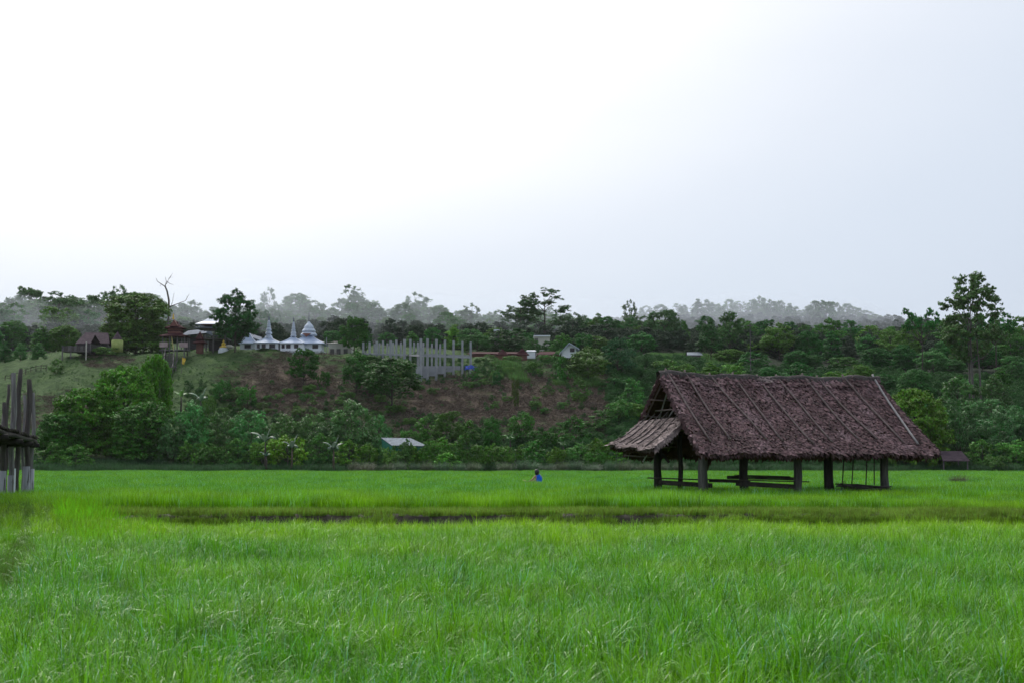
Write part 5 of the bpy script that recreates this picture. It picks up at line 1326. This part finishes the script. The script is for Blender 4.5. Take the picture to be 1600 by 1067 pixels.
MB().box((0, -16*m, h(526.5)), (38*m, .08, .09)).build('rail', M['grey_metal'], e)
MB().box((0, 10*m, h(540)), (28*m, .3, h(531)*.9)).build('rear_wall', M['opening'], e)
MB().box((0, -14*m, h(516.5)), (34*m, .3, .7)).build('beam', M['grey_wood'], e)
# golden seated statue on a white base
D = 300; m = MPP(D); e = empty('golden_statue', (PX(346, D), D, PZ(548, D)), 0, 'golden seated statue on a white base beside the very dark tree', 'statue')
MB().lathe([(1.1, -.5), (1.1, .25), (.9, .3), (.9, .6), (.75, .65)], 8).build('base', M['white_wall'], e)
MB().lathe([(.80, .62), (.86, .75), (.74, .92), (.46, 1.0), (.40, 1.2), (.45, 1.5), (.34, 1.66), (.12, 1.72), (.11, 1.78), (.2, 1.86), (.21, 2.0), (.14, 2.12), (.07, 2.2), (.02, 2.38)], 14).build('figure', M['gold'], e, smooth=True)
MB().lathe([(.2, 0), (.95, .2), (1.0, .5), (.5, .9)], 8, (1.1, .5, .4)).build('offering_table', M['cream_wall'], e)
# yellow-green round hut, brown thatched huts, terrace
D = 302; m = MPP(D); e = empty('round_hut', (PX(179, D), D, PZ(546, D)), 0, 'yellow-green round hut with a small pointed grey roof', 'hut'); h = lambda py: PZ(py, D)-PZ(546, D)
MB().lathe([(1.2, -.5), (1.22, h(531)-.2), (1.0, h(530.5))], 16).build('wall', M['lime'], e, smooth=True)
MB().lathe([(1.15, h(531)), (1.0, h(530)), (.1, h(519)), (.02, h(518))], 14).build('roof', M['brown_roof'], e)
gable_hut('thatched_hall', 146, 306, 44, 545, 520, 538, 'dark brown thatched hall left of the round hut', 'brown_roof', 'opening', depth=7, rz=.2)
gable_hut('thatched_hut', 134, 301, 26, 549, 523, 538, 'steep-roofed thatched hut at the head of the wooden terrace', 'brown_roof', 'opening', depth=5, rz=-.2)
D = 298; m = MPP(D); e = empty('wooden_terrace', (PX(115, D), D, PZ(553, D)), 0, 'raised wooden terrace with a plank parapet at the edge of the knoll', 'terrace'); h = lambda py: PZ(py, D)-PZ(553, D)
MB().box((0, 0, h(549.5)), (38*m, 3, .2)).build('floor', M['grey_wood'], e)
for k in range(12): MB().box(((-17.5+k*3.2)*m, -1.55, h(545)), (2.9*m, .08, 7.5*m)).build('plank', M['log_dark' if k % 3 else 'grey_wood'], e)
for x in (-18, -5, 19): MB().tube([(x*m, -1.7, -1.5), (x*m, -1.7, h(541 if x < 10 else 535))], .14, 6).build('post', M['grey_wood' if x < 0 else 'cream_wall'], e)
# people-sized orange jar near the hut
# unfinished concrete frame
FR = empty('concrete_frame', (PX(650, 295), 295, PZ(556, 295)), 0, 'unfinished building of bare grey concrete columns and beams on the hill crest', 'building frame'); fo = Vector(FR.location)
front_c = [(735, 534, 570, 3.4), (722, 533, 572, 3.2), (708, 532, 576, 3.4), (694.5, 531, 580, 3.6), (681, 530, 582, 4), (667, 529, 584, 4), (656.5, 529, 587, 4)]
left_c = [(640, 530, 553, 3.6), (631, 530, 556, 4.2), (618, 531, 554, 3.4), (609, 532, 553, 4), (597, 532.5, 553, 3.2), (587, 533, 553, 3.6), (576, 534.5, 552, 3.4), (566, 535, 551, 3.2)]
back_c = [(687, 537.5, 553, 2.8), (674, 537, 553, 2.8), (660.5, 535.5, 553, 2.8), (652, 535, 553, 3), (646, 535, 553, 2.8), (625, 535, 553, 2.8), (613, 535, 553, 2.6), (604, 536.5, 553, 3), (591.5, 536, 553, 2.4), (583.5, 537.5, 553, 2.6), (570, 535.5, 552, 2.4)]
def fD(px): return 289-(735-px)*.1 if px > 650 else 294+(640-px)*.1
for L_, off in ((front_c, 0), (left_c, 0), (back_c, 7)):
    for px, tp, bp_, w in L_:
        D = fD(px)+off; z1 = PZ(tp, D); z0 = min(PZ(bp_, D), ground_z(px, D))-.5
        MB().box(Vector((PX(px, D), D, (z0+z1)/2))-fo, (w*MPP(D), w*MPP(D), z1-z0)).build('column', M['concrete'], FR)
        for s in (-.3, .3): MB().box(Vector((PX(px, D)+s*w*MPP(D), D, z1+.18))-fo, (.05, .05, .36)).build('rebar', M['bark'], FR)
def beam(a, b, th=.35):
    a, b = a-fo, b-fo; d = b-a; rot = d.to_track_quat('X', 'Z').to_matrix(); MB().box((a+b)/2, (d.length, .3, th), rot=rot).build('beam', M['concrete'], FR)
beam(P(655, 555.2, fD(655)), P(735, 558.5, fD(735))); beam(P(640, 554.6, fD(640)), P(655.5, 555.2, fD(656.5)))
beam(P(566, 552.5, fD(566)+.0), P(636, 554.5, fD(636)))
beam(P(640, 552.5, 300), P(735, 556, 295.5), .3)
# retaining wall of panels between the columns
cs_ = [(649, 656.5), (656.5, 667), (667, 681), (681, 694.5), (694.5, 708), (708, 719)]
for a, b in cs_:
    D = fD((a+b)/2)+.15; zt = PZ(571.5, D); zb = PZ(np.interp((a+b)/2, [649, 719], [590, 573.5]), D)-.4
    MB().box(Vector(((PX(a, D)+PX(b, D))/2, D, (zt+zb)/2))-fo, (PX(b, D)-PX(a, D)-.01, .2, zt-zb)).build('wall_panel', M['concrete_wall'], FR)
# blue tarpaulin
D = 284; e = empty('blue_tarpaulin', (PX(735, D), D, ground_z(735, D)), 0, 'blue tarpaulin stretched on sticks at the right end of the concrete frame', 'tarpaulin'); z = e.location.z; m = MPP(D)
V = []; F = []
for o in (0, -.05):
    for i in range(7):
        for j in range(4):
            t = i/6; V.append(((-9+18*t)*m, -1.2+.8*j, PZ(571, D)-z-.5*abs(t-.45)*1.6+.12*math.sin(i*2+j)+.25*(1-abs(j-1.5)/1.5)+o-(.6 if j == 0 else 0)))
for i in range(6):
    for j in range(3):
        a = i*4+j; F.append((a, a+4, a+5, a+1)); F.append((28+a, 28+a+1, 28+a+5, 28+a+4))
MB().add(V, F).build('sheet', M['blue_tarp'], e)
for x in (-8, -3, 3, 8): MB().tube([(x*m, -.9, -.6), (x*m, -.9, PZ(573, D)-z)], .06, 5).build('stick', M['grey_wood'], e)
# low red-roofed buildings right of the frame
gable_hut('red_roofed_row', 775, 322, 92, 557, 549.5, 554, 'long low row of dark red roofs right of the concrete columns', 'red_roof', 'red_wood', depth=7, cat='building')
D = 312
for px, w, tp, lab in ((785, 20, 545, 'red pyramid roof in the middle of the low red row'), (816, 22, 544, 'peaked red roof at the right end of the low red row')):
    m = MPP(D); e = empty('red_pavilion', (PX(px, D), D, PZ(557, D)), 0, lab, 'pavilion'); hip_roof(e, w*m, 14*m, PZ(554, D)-PZ(557, D), PZ(tp, D)-PZ(554, D), top=.05, mat='red_roof'); body_box(e, w*.7*m, 10*m, PZ(554, D)-PZ(557, D), 'red_wood')
gable_hut('red_roofed_house', 868, 310, 60, 558, 549, 555, 'dark red roofed house left of the white gabled house', 'red_roof', 'red_wood', depth=6, cat='building')
e = gable_hut('white_shed', 830, 325, 16, 556, 547, 549, 'small bright white shed behind the peaked red roof', 'white_metal', 'white_wall', depth=3, cat='shed')
D = 350; m = MPP(D); e = empty('white_building', (PX(847, D), D, ground_z(847, D)), 0, 'flat-roofed pale building showing between the trees', 'building')
body_box(e, 24*m, 5, PZ(527, D)-e.location.z, 'cream_wall'); MB().box((0, 0, PZ(526.5, D)-e.location.z), (26*m, 5.6, .3)).build('roof', M['white_wall'], e)
for fx in (-9, ): MB().box((fx*m, -2.55, PZ(533, D)-e.location.z), (.8, .1, .9)).build('window', M['grey_wood'], e)
D = 340; m = MPP(D); e = empty('white_water_tank', (PX(776, D+20), D+20, ground_z(776, D+20)), 0, 'small pale roof glimpsed among the trees above the low red roofs', 'roof')
MB().box((0, 0, PZ(517, D+20)-e.location.z), (10*m, 3, .35)).build('sheet', M['white_metal'], e); MB().box((0, 0, (PZ(518, D+20)-e.location.z)/2), (8*m, 2.4, PZ(518, D+20)-e.location.z)).build('wall', M['grey_wood'], e)
# white gabled house, roof pitched down to the right
D = 298; m = MPP(D); e = empty('gabled_house', (PX(890, D), D, PZ(556, D)), 0, 'white house with a steep one-sided gable roof half hidden by trees', 'building'); h = lambda py: PZ(py, D)-PZ(556, D)
MB().add([(-12*m, -2, -.5), (10*m, -2, -.5), (10*m, -2, h(545)), (0, -2, h(539)), (-12*m, -2, h(550)), (-12*m, 3, -.5), (10*m, 3, -.5), (10*m, 3, h(545)), (0, 3, h(539)), (-12*m, 3, h(550))], [(0,1,2,3,4), (9,8,7,6,5), (1,6,7,2), (0,4,9,5)]).build('wall', M['white_wall'], e)
for a, b in (((-1*m, h(537)), (15*m, h(546.5))), ((-1*m, h(537)), (-15*m, h(552)))):
    MB().add([(a[0], -2.8, a[1]), (b[0], -2.8, b[1]), (b[0], 3.4, b[1]), (a[0], 3.4, a[1]), (a[0], -2.8, a[1]-.2), (b[0], -2.8, b[1]-.2), (b[0], 3.4, b[1]-.2), (a[0], 3.4, a[1]-.2)], [(0,1,2,3), (7,6,5,4), (0,4,5,1), (1,5,6,2), (0,3,7,4)]).build('roof', M['pale_metal'], e)
MB().box((4*m, -2.08, h(548)), (7*m, .1, 6*m)).build('window', M['opening'], e)
# pale tin roof in the meadow
D = 352; m = MPP(D); e = empty('tin_roofed_shed', (PX(1085, D), D, ground_z(1085, D)), 0, 'small shed with a pale lilac tin roof in the hilltop meadow', 'shed'); z = e.location.z
zt = PZ(550, D)-z; ze = PZ(556, D)-z
MB().add([(-10*m, 0, zt), (11*m, 0, zt), (13*m, -3, ze), (-12*m, -3, ze), (13*m, 3, ze), (-12*m, 3, ze)], [(0,3,2,1), (0,1,4,5)]).build('roof', M['shed_tin'], e)
MB().box((0, 0, ze/2-.3), (20*m, 5, ze+.5)).build('wall', M['grey_wood'], e)
# utility pole
D = 300; e = empty('utility_pole', (PX(1175, D), D, ground_z(1175, D)), 0, 'slim grey utility pole rising out of the right wood', 'pole'); z = e.location.z
MB().tube([(0,0,-.5), (0,0,PZ(505, D)-z)], [.11, .07], 7).build('shaft', M['grey_wood'], e)
MB().box((0, 0, PZ(509, D)-z), (1.3, .1, .1)).build('crossarm', M['grey_wood'], e)
# weathered fence at the left of the knoll
D = 290; e = empty('rail_fence', (PX(40, D), D, ground_z(40, D)), 0, 'low dark rail fence along the left foot of the knoll wood', 'fence'); eo = Vector(e.location)
for k in range(9):
    px = 4+k*8; p = Vector((PX(px, D), D, ground_z(px, D)))-eo; MB().tube([p-Vector((0,0,.4)), p+Vector((0,0,1.2))], .08, 5).build('post', M['bark'], e)
for hh in (.5, 1.0):
    MB().tube([Vector((PX(4+k*8, D), D, ground_z(4+k*8, D)+hh))-eo for k in range(9)], .05, 5).build('rail', M['bark'], e)

# ------------------------------------------------------------------ the person crouching in the rice
D = 84.0; PE = empty('person', (PX(843, D), D, .1), 0, 'person in a blue top with black hair bending in the far rice', 'person'); PE.scale = (1.12, 1.12, 1.06)
def skin_mesh(name, joints, edges, mat, parent, sub=2):
    me = bpy.data.meshes.new(name); me.from_pydata([j[0] for j in joints], edges, [])
    o = link(name, me, parent); me.materials.append(mat)
    md = o.modifiers.new('skin', 'SKIN'); sv = me.skin_vertices
    if not sv: return o
    for i, j in enumerate(joints):
        v = sv[0].data[i]; rr = j[1]; v.radius = (rr, rr) if not isinstance(rr, tuple) else rr; v.use_root = (i == 0)
    md.use_smooth_shade = True
    s = o.modifiers.new('smooth', 'SUBSURF'); s.levels = sub; s.render_levels = sub
    return o
def ensure_skin(o): pass
def skinned(name, joints, edges, mat, parent, sub=2):
    me = bpy.data.meshes.new(name); me.from_pydata([j[0] for j in joints], edges, [])
    o = link(name, me, parent); me.materials.append(mat)
    md = o.modifiers.new('skin', 'SKIN')
    bpy.context.view_layer.objects.active = o
    if not me.skin_vertices: 
        with bpy.context.temp_override(object=o, active_object=o): bpy.ops.mesh.customdata_skin_add()
    for i, j in enumerate(joints):
        v = me.skin_vertices[0].data[i]; rr = j[1]; v.radius = rr if isinstance(rr, tuple) else (rr, rr); v.use_root = (i == 0)
    md.use_smooth_shade = True
    s = o.modifiers.new('smooth', 'SUBSURF'); s.levels = sub; s.render_levels = sub
    return o
# seated on the heels, back to the camera, leaning left with both arms down to the rice on the left
body_j = [((0,0,.34), .15), ((-.02,.0,.55), .14), ((-.06,.03,.76), .15), ((-.10,.05,.90), .075), ((-.12,.06,.98), .055), ((-.14,.07,1.08), .085), ((-.145,.075,1.19), .075),
          ((-.22,-.02,.86), .06), ((-.38,-.06,.66), .045), ((-.56,-.02,.56), .035), ((-.64,.0,.54), .03),
          ((.06,.06,.86), .06), ((-.10,.28,.68), .045), ((-.40,.24,.55), .035), ((-.5,.22,.53), .03),
          ((-.12,-.05,.30), .10), ((-.26,.36,.50), .075), ((-.24,.18,.12), .05), ((-.28,.34,.03), .04),
          ((.12,-.05,.30), .10), ((.14,.40,.48), .075), ((.14,.2,.12), .05), ((.12,.36,.03), .04)]
body_e = [(0,1), (1,2), (2,3), (3,4), (4,5), (5,6), (2,7), (7,8), (8,9), (9,10), (2,11), (11,12), (12,13), (13,14), (0,15), (15,16), (16,17), (17,18), (0,19), (19,20), (20,21), (21,22)]
skinned('body', body_j, body_e, M['skin'], PE)
shirt_j = [((0,0,.30), .185), ((-.01,.0,.52), .175), ((-.04,.02,.72), .18), ((-.09,.04,.87), .10), ((-.18,-.01,.85), .075), ((.04,.055,.86), .08), ((-.26,-.035,.79), .06), ((.02,.12,.80), .06)]
skinned('shirt', shirt_j, [(0,1), (1,2), (2,3), (2,4), (2,5), (4,6), (5,7)], M['blue_shirt'], PE)
skinned('trousers', [((0,.0,.24), .17), ((-.13,-.03,.27), .125), ((-.26,.36,.50), .09), ((-.24,.20,.16), .07), ((.13,-.03,.27), .125), ((.14,.40,.48), .09), ((.14,.22,.16), .07)], [(0,1), (1,2), (2,3), (0,4), (4,5), (5,6)], M['opening'], PE)
hm = MB()
hm.lathe([(.03, 1.235), (.075, 1.222), (.108, 1.18), (.122, 1.12), (.12, 1.06), (.112, 1.0), (.095, .95), (.05, .93)], 16, (-.138, .035, 0))
me_h = hm.mesh('hair', M['hair'], True)
for v in me_h.vertices:              # strands over the nape, open at the face
    a_ = math.atan2(v.co.y-.035, v.co.x+.138); v.co.y -= .012; k_ = 1+.05*math.sin(a_*9+v.co.z*30)
    v.co.x = -.138+(v.co.x+.138)*k_
    if v.co.y > .09 and v.co.z < 1.17: v.co.y = .09
link('hair', me_h, PE)
def blob_mesh(c, rx, rz): return [(rx*math.sin(math.pi*k/6), c-rz*math.cos(math.pi*k/6)) for k in range(1, 6)]
for dx in (-.045, .045): MB().lathe(blob_mesh(0, .012, .012), 6, (-.14+dx, .155, 1.11)).build('eye', M['opening'], PE)
MB().tube([(-.14,.14,1.11), (-.14,.175,1.07)], [.012, .02], 6).build('nose', M['skin'], PE)
for sgn, c in ((0, Vector((-.66,0,.54))), (1, Vector((-.52,.22,.53)))):
    for k in range(5):
        y = (k-2)*.018; ln = (.055, .075, .08, .075, .05)[k]
        MB().tube([c+Vector((.02,y,0)), c+Vector((-ln*.6,y*1.2,-.005)), c+Vector((-ln,y*1.2,-.035))], [.009, .008, .006], 5).build('finger', M['skin'], PE, smooth=True)
# bundle of seedlings in the hands
e = empty('seedling_bundle', (PX(843, D)-.74, D+.08, .68), 0, "pale yellow bundle of seedlings at the crouching person's hands", 'bundle')
r = random.Random(2)
for i in range(14):
    MB().tube([(r.uniform(-.03,.03), r.uniform(-.08,.1), -.04), (-.1+r.uniform(-.05,.05), r.uniform(-.1,.12), .06), (-.22+r.uniform(-.08,.1), r.uniform(-.14,.16), .08+r.uniform(-.05,.06))], [.014, .012, .004], 4).build('stalk', M['straw'], e)

finish_labels()

# ------------------------------------------------------------------ air: thin haze everywhere, a denser bank of cloud lying over the wood
def volume_box(name, x0, x1, y0, y1, z0, z1, dens, color, label, aniso=.2):
    m, nt, N, L = mat_base(name); out = N.new('ShaderNodeOutputMaterial'); v = N.new('ShaderNodeVolumePrincipled')
    v.inputs['Density'].default_value = dens; v.inputs['Color'].default_value = (*color, 1); v.inputs['Anisotropy'].default_value = aniso
    L.new(v.outputs[0], out.inputs['Volume'])
    V = []
    for z in (z0, z1):
        V += [(x0, y0, z), (x1, y0, z), (x1, y1, z), (x0, y1, z)]
    mb = MB(); mb.add(V, ((0,3,2,1), (4,5,6,7), (0,1,5,4), (1,2,6,5), (2,3,7,6), (3,0,4,7)))
    o = mb.build(name, m); tag(o, label, name.replace('_', ' '), kind='stuff'); return o
volume_box('haze', -2650, 2650, -1250, 2450, -3, 190, .00004, (.92,.95,.99), 'thin pale haze over the whole valley')
# the cloud bank thickens with distance and leaves the near hill clear
CB = dict(y0=405, y1=1500)
m_, nt_, N_, L_ = mat_base('low_cloud'); o_ = N_.new('ShaderNodeOutputMaterial'); v_ = N_.new('ShaderNodeVolumePrincipled')
v_.inputs['Density'].default_value = .0021; v_.inputs['Color'].default_value = (.80,.865,.96,1); v_.inputs['Anisotropy'].default_value = .55; L_.new(v_.outputs[0], o_.inputs['Volume'])
V = []; F = []; nx = 60
for i in range(nx+1):
    px = -500+2000*i/nx
    T = np.interp(px, [-500, 200, 270, 330, 420, 500, 560, 700, 900, 1000, 1060, 1200, 1330, 1420, 1500], [470, 460, 446, 436, 438, 440, 448, 456, 462, 466, 458, 456, 466, 490, 510]) + 3*math.sin(i*1.9)+2*math.sin(i*.7)
    near = np.interp(px, [-500, 880, 1040, 1500], [372, 385, 690, 720])
    for D, dp in ((near, None), (near+25, 46), (near+95, 15), (near+205, 0), (near+330, 10), (near+370, None)):
        V.append((PX(px, D), D+8*math.sin(i*1.1), -2 if dp is None else PZ(T+dp, D)))
for i in range(nx):
    for k in range(6): F.append((i*6+k, i*6+(k+1)%6, (i+1)*6+(k+1)%6, (i+1)*6+k))
F.append((5,4,3,2,1,0)); F.append(tuple(nx*6+k for k in range(6)))
mb = MB(); mb.add(V, F); o = mb.build('low_cloud', m_)
import bmesh
bm_ = bmesh.new(); bm_.from_mesh(o.data); bmesh.ops.recalc_face_normals(bm_, faces=bm_.faces); bm_.to_mesh(o.data); bm_.free(); tag(o, 'grey-white low cloud drifting through the trees on the ridge', 'low cloud', kind='stuff')
